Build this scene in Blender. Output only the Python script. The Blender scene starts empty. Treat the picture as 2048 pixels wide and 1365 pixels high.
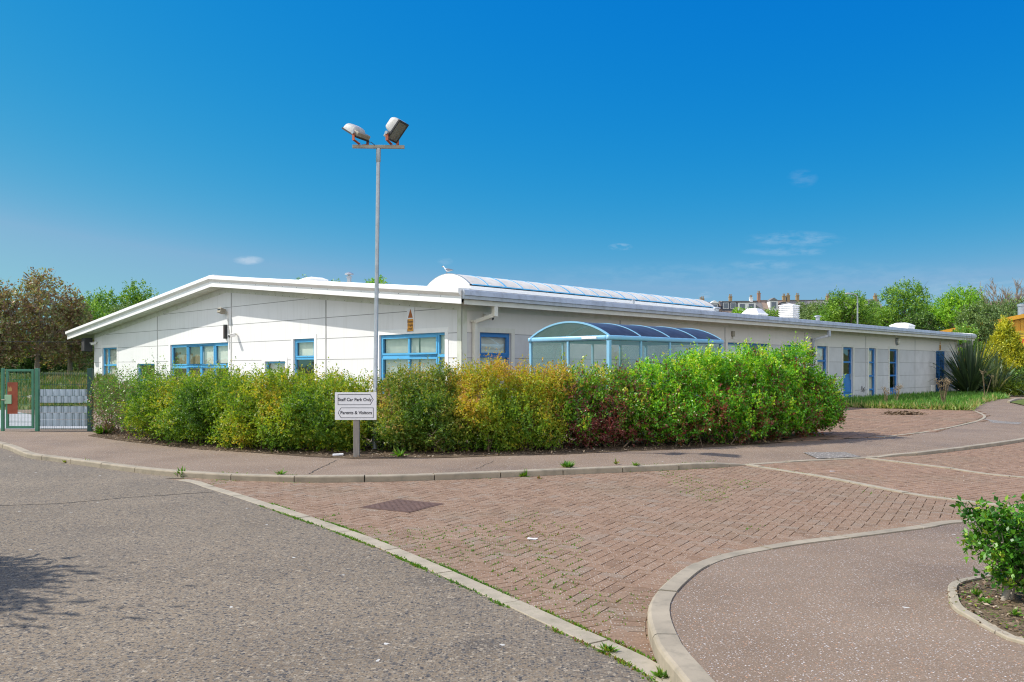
import bpy, bmesh, math, random
import numpy as np
from mathutils import Vector, Matrix
from mathutils.geometry import tessellate_polygon

S = bpy.context.scene
COL = S.collection
R = math.radians
rnd = random.Random(7)

# ------------------------------------------------------------------ survey
F, HY, EYE = 1680.0, 736.0, 1.5          # focal length / horizon of the photograph (2048 px wide), eye height
def G(px, py, z=0.0):                     # where a ground point seen in the photo lies
    Y = (EYE - z) * F / (py - HY)
    return ((px - 1024) / F * Y, Y)
def XA(px, Y): return (px - 1024) / F * Y
def ZA(py, Y): return EYE + (HY - py) * Y / F

SUN = Vector((0.696, -0.107, -0.7095)).normalized()

# ------------------------------------------------------------------ object helpers
def tag(o, label=None, cat=None, group=None, kind=None):
    if label: o['label'] = label
    if cat: o['category'] = cat
    if group: o['group'] = group
    if kind: o['kind'] = kind
    return o
def empty(name, loc=(0, 0, 0), rz=0.0, label=None, cat=None, group=None):
    o = bpy.data.objects.new(name, None); COL.objects.link(o)
    o.location = loc; o.rotation_euler = (0, 0, rz); o.empty_display_size = .2
    return tag(o, label, cat, group)
def link(name, me, m, parent=None):
    o = bpy.data.objects.new(name, me); COL.objects.link(o)
    if m is not None: me.materials.append(m)
    if parent: o.parent = parent
    return o
def copy_tree(o, parent=None):
    c = o.copy(); COL.objects.link(c); c.parent = parent
    for ch in list(o.children): copy_tree(ch, c)
    return c

class MB:
    def __init__(s): s.v = []; s.f = []
    def add(s, vs, fs):
        n = len(s.v); s.v += [tuple(p) for p in vs]; s.f += [tuple(i + n for i in f) for f in fs]; return s
    def box(s, x0, x1, y0, y1, z0, z1):
        return s.add([(x0,y0,z0),(x1,y0,z0),(x1,y1,z0),(x0,y1,z0),(x0,y0,z1),(x1,y0,z1),(x1,y1,z1),(x0,y1,z1)],
                     [(0,3,2,1),(4,5,6,7),(0,1,5,4),(1,2,6,5),(2,3,7,6),(3,0,4,7)])
    def obox(s, c, ax, ay, az):
        c, ax, ay, az = map(Vector, (c, ax, ay, az)); vs = []
        for k in (-1, 1):
            for i, j in ((-1,-1),(1,-1),(1,1),(-1,1)): vs.append(c + ax*i + ay*j + az*k)
        return s.add(vs, [(0,3,2,1),(4,5,6,7),(0,1,5,4),(1,2,6,5),(2,3,7,6),(3,0,4,7)])
    def bar(s, a, b, w, h, up=(0,0,1)):
        a, b = Vector(a), Vector(b); d = (b - a); L = d.length; d.normalize()
        sd = d.cross(Vector(up)); 
        if sd.length < 1e-4: sd = d.cross(Vector((1,0,0)))
        sd.normalize(); u = sd.cross(d)
        return s.obox((a+b)/2, d*(L/2), sd*(w/2), u*(h/2))
    def tube(s, pts, rad, n=8, cap=True):
        pts = [Vector(p) for p in pts]; k = len(pts)
        if not hasattr(rad, '__len__'): rad = [rad]*k
        vs = []; fs = []; ref = None
        for i, p in enumerate(pts):
            d = (pts[min(i+1,k-1)] - pts[max(i-1,0)]).normalized()
            if ref is None: ref = Vector((0,0,1)) if abs(d.z) < .9 else Vector((1,0,0))
            a = d.cross(ref).normalized(); b = d.cross(a).normalized(); ref = -b if False else ref
            for j in range(n):
                t = 2*math.pi*j/n; vs.append(p + (a*math.cos(t) + b*math.sin(t))*rad[i])
        for i in range(k-1):
            for j in range(n):
                fs.append((i*n+j, i*n+(j+1)%n, (i+1)*n+(j+1)%n, (i+1)*n+j))
        if cap: fs.append(tuple(range(n))[::-1]); fs.append(tuple(range((k-1)*n, k*n)))
        return s.add(vs, fs)
    def lathe(s, prof, n=16, c=(0,0,0)):
        vs = []; fs = []; k = len(prof)
        for r, z in prof:
            for j in range(n):
                t = 2*math.pi*j/n; vs.append((c[0]+r*math.cos(t), c[1]+r*math.sin(t), c[2]+z))
        for i in range(k-1):
            for j in range(n): fs.append((i*n+j, i*n+(j+1)%n, (i+1)*n+(j+1)%n, (i+1)*n+j))
        fs.append(tuple(range(n))[::-1]); fs.append(tuple(range((k-1)*n, k*n)))
        return s.add(vs, fs)
    def loft(s, rings, closed=True, cap=True):
        n = len(rings[0]); vs = [p for r in rings for p in r]; fs = []
        for i in range(len(rings)-1):
            for j in range(n if closed else n-1):
                fs.append((i*n+j, i*n+(j+1)%n, (i+1)*n+(j+1)%n, (i+1)*n+j))
        if cap and closed:
            fs.append(tuple(range(n))[::-1]); fs.append(tuple(range((len(rings)-1)*n, len(rings)*n)))
        return s.add(vs, fs)
    def prism(s, poly, mapf, d0, d1):     # poly of (a,b); mapf(a,b,d)->xyz
        n = len(poly); vs = [mapf(a,b,d0) for a,b in poly] + [mapf(a,b,d1) for a,b in poly]
        fs = [tuple(range(n))[::-1], tuple(range(n,2*n))] + [(i,(i+1)%n,n+(i+1)%n,n+i) for i in range(n)]
        return s.add(vs, fs)
    def build(s, name, m, parent=None, smooth=0, bevel=0, recalc=True):
        me = bpy.data.meshes.new(name); me.from_pydata(s.v, [], s.f); me.update()
        if recalc or bevel:
            bm = bmesh.new(); bm.from_mesh(me)
            if bevel:
                ed = [e for e in bm.edges if len(e.link_faces) == 2 and e.calc_face_angle(0) > .6]
                bmesh.ops.bevel(bm, geom=ed, offset=bevel, segments=2, profile=.5, affect='EDGES', clamp_overlap=True)
            bmesh.ops.recalc_face_normals(bm, faces=bm.faces); bm.to_mesh(me); bm.free()
        if smooth:
            me.polygons.foreach_set('use_smooth', [True]*len(me.polygons)); me.set_sharp_from_angle(angle=R(smooth))
        return link(name, me, m, parent)

def text(body, size, m, parent, origin, right, up, name='lettering', ext=.0015, fit=None, align='CENTER', bold=0):
    cu = bpy.data.curves.new('lettering', 'FONT'); cu.body = body; cu.size = size
    cu.align_x = align; cu.align_y = 'CENTER'; cu.extrude = ext; cu.offset = bold
    ob = bpy.data.objects.new('lettering', cu); COL.objects.link(ob)
    dg = bpy.context.evaluated_depsgraph_get()
    me = bpy.data.meshes.new_from_object(ob.evaluated_get(dg))
    bpy.data.objects.remove(ob); bpy.data.curves.remove(cu)
    if fit:
        xs = [v.co.x for v in me.vertices]; k = fit/(max(xs)-min(xs))
        me.transform(Matrix.Diagonal((k,1,1,1)))
    r, u = Vector(right), Vector(up); n = r.cross(u)
    M = Matrix(((r.x,u.x,n.x,origin[0]),(r.y,u.y,n.y,origin[1]),(r.z,u.z,n.z,origin[2]),(0,0,0,1)))
    me.transform(M)
    me.materials.clear()
    return link(name, me, m, parent)

# ------------------------------------------------------------------ materials
def srgb(r, g, b):
    f = lambda c: (c/255/12.92) if c/255 <= .04045 else ((c/255+.055)/1.055)**2.4
    return (f(r), f(g), f(b), 1)
class NT:
    def __init__(s, name):
        s.m = bpy.data.materials.new(name); s.m.use_nodes = True; s.t = s.m.node_tree; s.t.nodes.clear()
        s.out = s.n('ShaderNodeOutputMaterial')
    def n(s, ty, **kw):
        nd = s.t.nodes.new(ty)
        for k, v in kw.items():
            if k.startswith('i_'):
                key = k[2:]; key = int(key) if key.isdigit() else key.replace('_', ' ')
                if hasattr(v, 'is_output'): s.t.links.new(v, nd.inputs[key])
                else: nd.inputs[key].default_value = v
            else: setattr(nd, k, v)
        return nd
    def co(s, kind='Object'): return s.n('ShaderNodeTexCoord').outputs[kind]
    def noise(s, vec, scale, detail=3, rough=.55):
        return s.n('ShaderNodeTexNoise', i_Vector=vec, i_Scale=scale, i_Detail=detail, i_Roughness=rough).outputs['Fac']
    def ramp(s, fac, stops, interp='LINEAR'):
        nd = s.n('ShaderNodeValToRGB', i_Fac=fac); cr = nd.color_ramp; cr.interpolation = interp
        while len(cr.elements) < len(stops): cr.elements.new(.5)
        for e, (p, c) in zip(cr.elements, stops):
            e.position = p; e.color = c if hasattr(c, '__len__') else (c, c, c, 1)
        return nd.outputs['Color']
    def mix(s, a, b, fac, mode='MIX'):
        nd = s.n('ShaderNodeMix', data_type='RGBA', blend_type=mode)
        for key, v in (('Factor', fac), ('A', a), ('B', b)):
            sock = [q for q in nd.inputs if q.name == key and q.enabled][0] if key != 'Factor' else nd.inputs[0]
            if hasattr(v, 'is_output'): s.t.links.new(v, sock)
            else: sock.default_value = v
        return [q for q in nd.outputs if q.enabled][0]
    def math(s, op, a, b=0.5, clamp=False):
        nd = s.n('ShaderNodeMath', operation=op, i_0=a, i_1=b); nd.use_clamp = clamp; return nd.outputs[0]
    def bump(s, h, strength=.3, dist=.01):
        return s.n('ShaderNodeBump', i_Height=h, i_Strength=strength, i_Distance=dist).outputs['Normal']
    def bsdf(s, col, rough=.6, metal=0, spec=.5, normal=None, **kw):
        nd = s.n('ShaderNodeBsdfPrincipled', i_Base_Color=col, i_Roughness=rough, i_Metallic=metal, **kw)
        nd.inputs['Specular IOR Level'].default_value = spec
        if normal is not None: s.t.links.new(normal, nd.inputs['Normal'])
        return nd.outputs[0]
    def done(s, sh):
        s.t.links.new(sh, s.out.inputs['Surface']); return s.m

def paint(name, col, rough=.5, metal=0, var=.12, scale=3, dirt=None, dirt_amt=.3, bump=0, spec=.5, stretch=None):
    t = NT(name); co = t.co()
    if stretch: co = t.n('ShaderNodeMapping', i_Vector=co, i_Scale=stretch).outputs[0]
    n1 = t.noise(co, scale, 5)
    lo = tuple(c*(1-var) for c in col[:3])+(1,); hi = tuple(min(1, c*(1+var)) for c in col[:3])+(1,)
    c = t.ramp(n1, [(.3, lo), (.7, hi)])
    if dirt:
        n2 = t.noise(co, scale*2.7, 6, .65)
        c = t.mix(c, dirt, t.math('MULTIPLY', t.ramp(n2, [(.48, 0.0), (.75, 1.0)]), dirt_amt))
    nm = t.bump(t.noise(co, scale*20, 3), .2, bump) if bump else None
    return t.done(t.bsdf(c, rough, metal, spec, nm))

def leafmat(name, stops, rough=.5, trans=.3, spec=.4):
    t = NT(name)
    a = t.n('ShaderNodeAttribute', attribute_name='tint').outputs['Fac']
    c = t.ramp(a, stops)
    p = t.bsdf(c, rough, 0, spec)
    c2 = t.mix(c, (1.25, 1.2, .5, 1), 1.0, 'MULTIPLY')
    tr = t.n('ShaderNodeBsdfTranslucent', i_Color=c2).outputs[0]
    return t.done(t.n('ShaderNodeMixShader', i_0=trans, i_1=p, i_2=tr).outputs[0])

WHITE_WALL = None
def wall_mat():
    t = NT('wall_panel'); co = t.co()
    st = t.n('ShaderNodeMapping', i_Vector=co, i_Scale=(6, 6, .35)).outputs[0]
    streak = t.noise(st, 1.6, 5, .6); blot = t.noise(co, .9, 5, .6); fine = t.noise(co, 35, 3)
    c = t.ramp(blot, [(.3, (.735, .74, .74, 1)), (.72, (.79, .795, .795, 1))])
    c = t.mix(c, (.46, .45, .40, 1), t.math('MULTIPLY', t.ramp(streak, [(.5, 0.0), (.8, 1.0)]), .24))
    q0 = t.n('ShaderNodeSeparateXYZ', i_0=co)
    pn = t.n('ShaderNodeTexWhiteNoise', noise_dimensions='2D', i_Vector=t.n('ShaderNodeVectorMath', operation='FLOOR', i_0=t.n('ShaderNodeCombineXYZ', i_0=t.math('DIVIDE', q0.outputs['Y'], 5.88), i_1=t.math('DIVIDE', t.math('SUBTRACT', q0.outputs['Z'], .54), .6)).outputs[0]).outputs[0]).outputs['Value']
    c = t.mix(c, t.ramp(pn, [(0, .95), (1, 1.02)]), 1.0, 'MULTIPLY')
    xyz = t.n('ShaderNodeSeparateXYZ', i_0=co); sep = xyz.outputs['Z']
    # the long side's colour is toned down for its shade; its panels below the window heads are weathered grey, panel by panel
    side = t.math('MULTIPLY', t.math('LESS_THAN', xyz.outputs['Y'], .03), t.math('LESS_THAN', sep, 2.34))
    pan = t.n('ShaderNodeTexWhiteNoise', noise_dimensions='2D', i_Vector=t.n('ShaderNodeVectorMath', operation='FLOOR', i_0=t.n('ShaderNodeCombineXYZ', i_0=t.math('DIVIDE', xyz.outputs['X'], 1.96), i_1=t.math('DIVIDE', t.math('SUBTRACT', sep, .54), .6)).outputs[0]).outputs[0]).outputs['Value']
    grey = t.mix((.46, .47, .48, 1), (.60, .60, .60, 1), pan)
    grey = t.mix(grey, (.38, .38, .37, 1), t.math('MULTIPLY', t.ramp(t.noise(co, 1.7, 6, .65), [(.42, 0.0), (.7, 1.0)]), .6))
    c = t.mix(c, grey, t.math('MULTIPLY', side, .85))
    c = t.mix(c, (.64, .60, .53, 1), t.math('MULTIPLY', t.math('LESS_THAN', xyz.outputs['Y'], .03), t.math('MULTIPLY', t.math('GREATER_THAN', sep, 2.34), .55)))     # puts the long side's shade into its upper colour; below, splash dirt just above the ground, algae tide marks
    low = t.n('ShaderNodeMapRange', i_Value=sep, i_From_Min=.1, i_From_Max=1.0, i_To_Min=.5, i_To_Max=0.0).outputs[0]
    c = t.mix(c, (.36, .35, .30, 1), t.math('MULTIPLY', low, t.ramp(t.noise(co, 2.4, 5), [(.35, 0.0), (.7, 1.0)])))
    return t.done(t.bsdf(c, .55, 0, .35))

def chips_mat(name, base_stops, chip_stops, chip_scale, chip_r, warm_noise=.6, chip2=None, bump=.35, blotch=None, spots=None, tracks=None):
    t = NT(name); co = t.co()
    b = t.ramp(t.noise(co, warm_noise, 6, .6), base_stops)
    if blotch: b = t.mix(b, blotch[0], t.math('MULTIPLY', t.ramp(t.noise(co, blotch[1], 4, .6), [(.5, 0.0), (.72, 1.0)]), blotch[2]))
    if tracks:                                                # wheel-worn bands and a few oil drips
        tv = t.n('ShaderNodeMapping', i_Vector=co, i_Rotation=(0, 0, R(tracks)), i_Scale=(.12, .9, 1)).outputs[0]
        b = t.mix(b, t.ramp(t.noise(tv, 1.0, 3, .5), [(.3, .86), (.7, 1.12)]), 1.0, 'MULTIPLY')
        ov = t.n('ShaderNodeTexVoronoi', i_Vector=co, i_Scale=.55, voronoi_dimensions='2D'); oc = t.n('ShaderNodeSeparateColor', i_0=ov.outputs['Color'])
        om = t.math('MULTIPLY', t.ramp(t.math('ADD', ov.outputs['Distance'], t.math('MULTIPLY', t.noise(co, 9, 4), .12)), [(.08, 1.0), (.17, 0.0)]), t.math('GREATER_THAN', oc.outputs[0], .6))
        b = t.mix(b, (.055, .05, .047, 1), t.math('MULTIPLY', om, .6))
    g = t.noise(co, 90, 3, .7); b = t.mix(b, t.ramp(g, [(.3, .62), (.7, 1.3)]), .75, 'MULTIPLY')
    wob = t.n('ShaderNodeMixRGB', i_0=.012, i_1=co, i_2=t.n('ShaderNodeTexNoise', i_Vector=co, i_Scale=60).outputs['Color']).outputs[0]
    v = t.n('ShaderNodeTexVoronoi', i_Vector=wob, i_Scale=chip_scale, voronoi_dimensions='2D')
    pick = t.n('ShaderNodeSeparateColor', i_0=v.outputs['Color'])
    m = t.math('LESS_THAN', v.outputs['Distance'], t.math('MULTIPLY', pick.outputs[1], chip_r))
    m = t.math('MULTIPLY', m, t.math('GREATER_THAN', pick.outputs[2], .25))
    c = t.mix(b, t.ramp(pick.outputs[0], chip_stops), m)
    h = m
    if chip2:
        v2 = t.n('ShaderNodeTexVoronoi', i_Vector=wob, i_Scale=chip2[0], voronoi_dimensions='2D')
        p2 = t.n('ShaderNodeSeparateColor', i_0=v2.outputs['Color'])
        m2 = t.math('MULTIPLY', t.math('LESS_THAN', v2.outputs['Distance'], chip2[1]), t.math('GREATER_THAN', p2.outputs[2], chip2[2]))
        c = t.mix(c, t.ramp(p2.outputs[0], chip2[3]), m2)
    if spots:
        v3 = t.n('ShaderNodeTexVoronoi', i_Vector=t.n('ShaderNodeMixRGB', i_0=.05, i_1=co, i_2=t.n('ShaderNodeTexNoise', i_Vector=co, i_Scale=22).outputs['Color']).outputs[0], i_Scale=spots[0], voronoi_dimensions='2D')
        p3 = t.n('ShaderNodeSeparateColor', i_0=v3.outputs['Color'])
        m3 = t.math('MULTIPLY', t.math('LESS_THAN', v3.outputs['Distance'], spots[1]), t.math('GREATER_THAN', p3.outputs[0], spots[2]))
        c = t.mix(c, (.55, .55, .53, 1), t.math('MULTIPLY', m3, .8))
    hh = t.math('ADD', t.math('MULTIPLY', m, .5), t.math('MULTIPLY', g, .8))
    return t.done(t.bsdf(c, .85, 0, .25, t.bump(hh, bump, .012)))

def glass_mat(name, tint, fac=.12, rough=.02, diff=None, dfac=0.0, wave=.25, graze=1.0):
    t = NT(name)
    ge = t.n('ShaderNodeNewGeometry')                         # thin sheet: the same mirror strength from either side
    dt = t.n('ShaderNodeVectorMath', operation='DOT_PRODUCT', i_0=ge.outputs['Normal'], i_1=ge.outputs['Incoming']).outputs['Value']
    fr = t.math('ADD', t.math('MULTIPLY', t.math('POWER', t.math('SUBTRACT', 1.0, t.math('ABSOLUTE', dt), True), 5.0), .9*graze), fac, True)
    nm = t.bump(t.noise(t.co(), 1.6, 2), wave, .02)
    gl = t.n('ShaderNodeBsdfGlossy', i_Color=(.95, .97, 1, 1), i_Roughness=rough, i_Normal=nm).outputs[0]
    tr = t.n('ShaderNodeBsdfTransparent', i_Color=tint).outputs[0]
    sh = tr
    if diff:
        df = t.bsdf(t.ramp(t.noise(t.co(), 2.5, 5, .65), [(.3, tuple(c*.8 for c in diff[:3])+(1,)), (.7, diff)]), .5)
        amt = t.math('MULTIPLY', t.ramp(t.noise(t.co(), 3.2, 6, .65), [(.3, .55), (.75, 1.25)]), dfac)
        sh = t.n('ShaderNodeMixShader', i_0=amt, i_1=tr, i_2=df).outputs[0]
    return t.done(t.n('ShaderNodeMixShader', i_0=fr, i_1=sh, i_2=gl).outputs[0])

M = {}
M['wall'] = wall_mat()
M['fascia'] = paint('white_fascia', (.86, .86, .85, 1), .45, 0, .03, 2, (.55, .54, .5, 1), .12)
M['roof'] = paint('white_roof_sheet', (.72, .72, .70, 1), .5, 0, .06, 1.5, (.45, .44, .4, 1), .3)
M['eave_metal'] = paint('grey_eave_metal', (.46, .50, .55, 1), .45, .15, .10, 1.4, (.20, .20, .20, 1), .5, stretch=(1.5, 3, .35))
M['cream'] = paint('cream_gutter', (.66, .65, .58, 1), .5, 0, .06, 2, (.35, .38, .25, 1), .25)
M['soffit'] = paint('soffit', (.62, .64, .57, 1), .6, 0, .08, 1.2, (.36, .42, .24, 1), .5)
M['strip'] = paint('joint_strip', (.38, .38, .37, 1), .6, 0, .1)
M['joint'] = paint('joint_line', (.24, .24, .235, 1), .8, 0, .1)
M['blue'] = paint('blue_frame', srgb(84, 168, 216), .45, 0, .06, 4, (.25, .32, .36, 1), .2)
M['blue_shaded'] = paint('blue_shaded', srgb(45, 115, 180), .45, 0, .06, 3, (.2, .25, .3, 1), .2)  # darker copy of the frame blue, carrying the long side's shade
M['shelter_blue'] = paint('pale_blue_steel', srgb(132, 186, 218), .35, 0, .05, 4, (.4, .42, .42, 1), .2)
M['glass'] = glass_mat('window_glass', (.86, .90, .89, 1), .16)
M['blind'] = paint('cream_blind', (.80, .78, .68, 1), .8, 0, .05, 5)
M['interior'] = paint('interior_wall', (.42, .40, .33, 1), .9, 0, .1)
M['poly_side'] = glass_mat('scuffed_clear_sheet', (.74, .77, .76, 1), .16, .04, (.30, .31, .30, 1), .18)
M['poly_roof'] = glass_mat('smoked_sheet', (.075, .08, .085, 1), .0, .35, (.048, .047, .050, 1), .85, graze=.4)
M['skylight'] = paint('skylight_sheet', (.70, .66, .57, 1), .38, 0, .10, 1.2, (.45, .36, .24, 1), .5, spec=.5)
M['galv'] = paint('galvanised_steel', (.40, .43, .46, 1), .42, .55, .12, 9, (.25, .26, .27, 1), .3)
M['galv_dull'] = paint('weathered_galvanised', (.34, .31, .25, 1), .6, .3, .15, 8, (.2, .16, .1, 1), .4)
M['rust'] = paint('rust_bracket', srgb(170, 88, 60), .75, 0, .15, 12, (.1, .05, .03, 1), .4)
M['lamp_shell'] = paint('white_lamp_shell', (.47, .47, .46, 1), .5, 0, .1, 14, (.18, .17, .16, 1), .55)
M['dark'] = paint('dark_plastic', (.025, .027, .03, 1), .5, 0, .2, 8)
M['lens'] = glass_mat('lamp_glass', (.55, .55, .42, 1), .05, .12, (.40, .39, .30, 1), .55, wave=.0)
M['reflector'] = paint('lamp_reflector', (.5, .5, .42, 1), .3, .5, .1)
M['sign'] = paint('sign_white', (.80, .80, .83, 1), .35, 0, .03, 3, (.5, .5, .48, 1), .12)
M['ink'] = paint('sign_black', (.012, .014, .03, 1), .5, 0, .05)
M['post_wood'] = paint('weathered_wood', (.27, .245, .22, 1), .8, 0, .22, 5, (.1, .09, .075, 1), .35, .003, stretch=(8, 8, .7))
M['green_steel'] = paint('green_steel', srgb(62, 122, 96), .4, 0, .08, 4, (.12, .16, .13, 1), .25)
M['green_dark'] = paint('dark_green_steel', srgb(28, 70, 62), .45, 0, .08, 4)
M['rust_plate'] = paint('rusty_plate', srgb(140, 72, 52), .8, 0, .18, 7, (.22, .09, .05, 1), .5)
M['worn_yellow'] = paint('worn_yellow', srgb(200, 175, 110), .7, 0, .1, 9)
M['lockbox'] = paint('pale_green_lock', srgb(150, 185, 150), .45, 0, .06, 6)
M['screen_strip'] = paint('grey_screen_strip', srgb(165, 182, 195), .45, 0, .05, 3, (.3, .32, .33, 1), .15)
M['orange'] = paint('warning_orange', srgb(214, 150, 50), .5, 0, .06)
M['brown_tri'] = paint('faded_triangle', srgb(165, 92, 28), .5, 0, .08)
M['kerb'] = paint('concrete_kerb', (.30, .255, .19, 1), .85, 0, .16, 3, (.13, .12, .09, 1), .55, .004)
M['edging'] = paint('pale_concrete_edging', (.33, .285, .215, 1), .85, 0, .14, 5, (.16, .16, .09, 1), .5, .004)
M['bark'] = paint('bark', (.13, .10, .075, 1), .9, 0, .25, 6, (.05, .04, .03, 1), .4, .01)
M['bark_pale'] = paint('pale_bark', (.30, .26, .21, 1), .85, 0, .2, 6, (.12, .1, .08, 1), .4, .006)
M['twig'] = paint('twig', (.17, .115, .075, 1), .85, 0, .25, 9)
M['asphalt'] = chips_mat('asphalt', [(.28, (.15, 0.1169, 0.0831, 1)), (.5, (.205, 0.1609, 0.1137, 1)), (.72, (.26, 0.2060, 0.1443, 1))],
    [(0, (.045, .044, 0.0477, 1)), (.35, (.09, .084, 0.0795, 1)), (.5, (.19, .16, 0.1241, 1)), (.8, (.34, .285, 0.2136, 1)), (1, (.12, .10, 0.0844, 1))],
    48, .70, .5, (72, .42, .36, [(0, (.05, .05, 0.0537, 1)), (1, (.26, .22, 0.1688, 1))]), .5, ((.085, .08, 0.0774, 1), .17, .85), (1.9, .024, .80), 35)
M['footway'] = chips_mat('footway', [(.3, (.178, .128, .090, 1)), (.7, (.242, .180, .130, 1))],
    [(0, (.58, .55, 0.5350, 1)), (.3, (.40, .33, 0.2782, 1)), (.6, (.48, .25, 0.1391, 1)), (.75, (.10, .08, 0.0749, 1)), (1, (.62, .60, 0.5992, 1))],
    66, .31, .7, (105, .18, .62, [(0, (.55, .52, 0.5136, 1)), (.6, (.08, .07, 0.0696, 1)), (1, (.4, .3, 0.2354, 1))]), .35, ((.12, .092, 0.0749, 1), .4, .7), (1.3, .018, .84))
M['patch'] = chips_mat('grey_patch', [(.3, (.17, .155, .14, 1)), (.7, (.23, .21, .19, 1))], [(0, (.5, .47, .44, 1)), (1, (.08, .07, .065, 1))], 30, .5)
M['yard'] = paint('yard_concrete', (.34, .35, .36, 1), .85, 0, .1, 1.2, (.2, .2, .19, 1), .4)

def paver_mat(name, stops):
    t = NT(name); co = t.co()
    a = t.n('ShaderNodeAttribute', attribute_name='tint').outputs['Fac']
    c = t.ramp(a, stops)
    g = t.noise(co, 70, 4, .7); c = t.mix(c, t.ramp(g, [(.28, .6), (.72, 1.35)]), .8, 'MULTIPLY')
    big = t.noise(co, .55, 5, .6)
    c = t.mix(c, (.17, .145, .10, 1), t.math('MULTIPLY', t.ramp(big, [(.48, 0.0), (.72, 1.0)]), .4))
    v = t.n('ShaderNodeTexVoronoi', i_Vector=co, i_Scale=55, voronoi_dimensions='2D'); p = t.n('ShaderNodeSeparateColor', i_0=v.outputs['Color'])
    m = t.math('MULTIPLY', t.math('LESS_THAN', v.outputs['Distance'], .2), t.math('GREATER_THAN', p.outputs[0], .78))
    c = t.mix(c, (.45, .42, .38, 1), m)
    return t.done(t.bsdf(c, .85, 0, .25, t.bump(g, .4, .006)))
M['paver'] = paver_mat('block_paving', [(0, (.198, 0.1274, 0.0845, 1)), (.45, (.238, 0.1533, 0.1021, 1)), (.8, (.255, 0.1724, 0.1188, 1)), (1, (.235, 0.1724, 0.1276, 1))])
M['paver_far'] = paver_mat('block_paving_far', [(0, (.218, 0.1360, 0.0906, 1)), (1, (.275, 0.1772, 0.1206, 1))])
def joint_mat():
    t = NT('joint_sand'); co = t.co()
    n = t.noise(co, .8, 5, .65)
    c = t.ramp(n, [(.38, (.065, .048, .034, 1)), (.56, (.085, .075, .035, 1)), (.72, (.10, .15, .03, 1))])
    return t.done(t.bsdf(c, .95, 0, .1))
M['joints'] = joint_mat()
def soil(name, stops, scale=5):
    t = NT(name); co = t.co(); n = t.noise(co, scale, 7, .7)
    return t.done(t.bsdf(t.ramp(n, stops), .95, 0, .1, t.bump(t.noise(co, scale*6, 5), .6, .03)))
M['soil'] = soil('bed_soil', [(.3, (.08, .058, .038, 1)), (.55, (.16, .12, .078, 1)), (.75, (.24, .19, .12, 1))], 9)
M['soil_dark'] = soil('hedge_soil', [(.3, (.05, .035, .025, 1)), (.55, (.11, .08, .055, 1)), (.75, (.16, .13, .08, 1))], 7)
M['land'] = soil('land', [(.3, (.05, .075, .02, 1)), (.6, (.09, .11, .035, 1)), (.8, (.14, .13, .06, 1))], .35)
M['bank'] = soil('bank_ground', [(.3, (.06, .10, .02, 1)), (.55, (.11, .14, .04, 1)), (.75, (.20, .17, .09, 1))], .8)
M['iron'] = paint('rusty_iron_cover', (.13, .075, .055, 1), .75, .2, .2, 8, (.05, .035, .03, 1), .5)

g = lambda r, gg, b: (r, gg, b, 1)
M['lf_bright'] = leafmat('leaf_bright', [(0, g(0.249,0.048,0.039)), (.16, g(0.259,0.108,0.043)), (.26, g(0.065,0.215,0.017)), (.5, g(0.141,0.430,0.022)), (.75, g(0.366,0.653,0.026)), (1, g(0.653,0.653,0.065))], .38, .40, .5)
M['lf_mixed'] = leafmat('leaf_mixed', [(0, g(0.196,0.044,0.044)), (.3, g(0.254,0.078,0.060)), (.38, g(0.069,0.175,0.020)), (.6, g(0.137,0.371,0.023)), (.8, g(0.391,0.529,0.040)), (1, g(0.637,0.469,0.078))], .4, .40, .5)
M['lf_golden'] = leafmat('leaf_golden', [(0, g(0.056,0.134,0.016)), (.25, g(0.134,0.269,0.022)), (.5, g(0.291,0.392,0.034)), (.74, g(0.515,0.426,0.034)), (.9, g(0.560,0.370,0.050)), (1, g(0.448,0.246,0.090))], .5, .48)
M['lf_brownolive'] = leafmat('leaf_brown_olive', [(0, g(0.043,0.101,0.017)), (.3, g(0.108,0.216,0.025)), (.55, g(0.245,0.302,0.043)), (.75, g(0.446,0.359,0.086)), (1, g(0.475,0.259,0.129))], .5, .48)
M['lf_lime'] = leafmat('leaf_lime', [(0, g(0.057,0.138,0.016)), (.25, g(0.138,0.276,0.023)), (.5, g(0.299,0.402,0.034)), (.74, g(0.529,0.437,0.034)), (.9, g(0.575,0.380,0.052)), (1, g(0.460,0.253,0.092))], .5, .48)
M['lf_olive'] = leafmat('leaf_olive', [(0, g(0.057,0.138,0.016)), (.25, g(0.138,0.276,0.023)), (.5, g(0.299,0.402,0.034)), (.74, g(0.529,0.437,0.034)), (.9, g(0.575,0.380,0.052)), (1, g(0.460,0.253,0.092))], .5, .48)
M['lf_sparse'] = leafmat('leaf_sparse', [(0, g(0.195,0.128,0.088)), (.22, g(0.252,0.174,0.117)), (.3, g(0.057,0.145,0.023)), (.65, g(0.145,0.330,0.039)), (1, g(0.310,0.427,0.057))], .4, .40, .5)
M['lf_holly'] = leafmat('leaf_holly', [(0, g(0.017,0.070,0.008)), (.5, g(0.049,0.182,0.014)), (.85, g(0.140,0.322,0.017)), (1, g(0.308,0.392,0.042))], .40, .22, .35)
M['lf_euc'] = leafmat('leaf_dusty', [(0, g(0.156,0.094,0.062)), (.28, g(0.312,0.211,0.133)), (.5, g(0.203,0.242,0.078)), (.85, g(0.390,0.398,0.172)), (1, g(0.515,0.312,0.203))], .5, .35)
M['lf_bank'] = leafmat('bank_grass', [(0, g(0.050,0.110,0.020)), (.45, g(0.090,0.170,0.030)), (.75, g(0.200,0.200,0.080)), (1, g(0.300,0.230,0.130))], .6, .25)
M['lf_wood'] = leafmat('leaf_wood', [(0, g(0.022,0.047,0.012)), (.5, g(0.064,0.146,0.025)), (1, g(0.190,0.336,0.042))], .5, .25)
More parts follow.
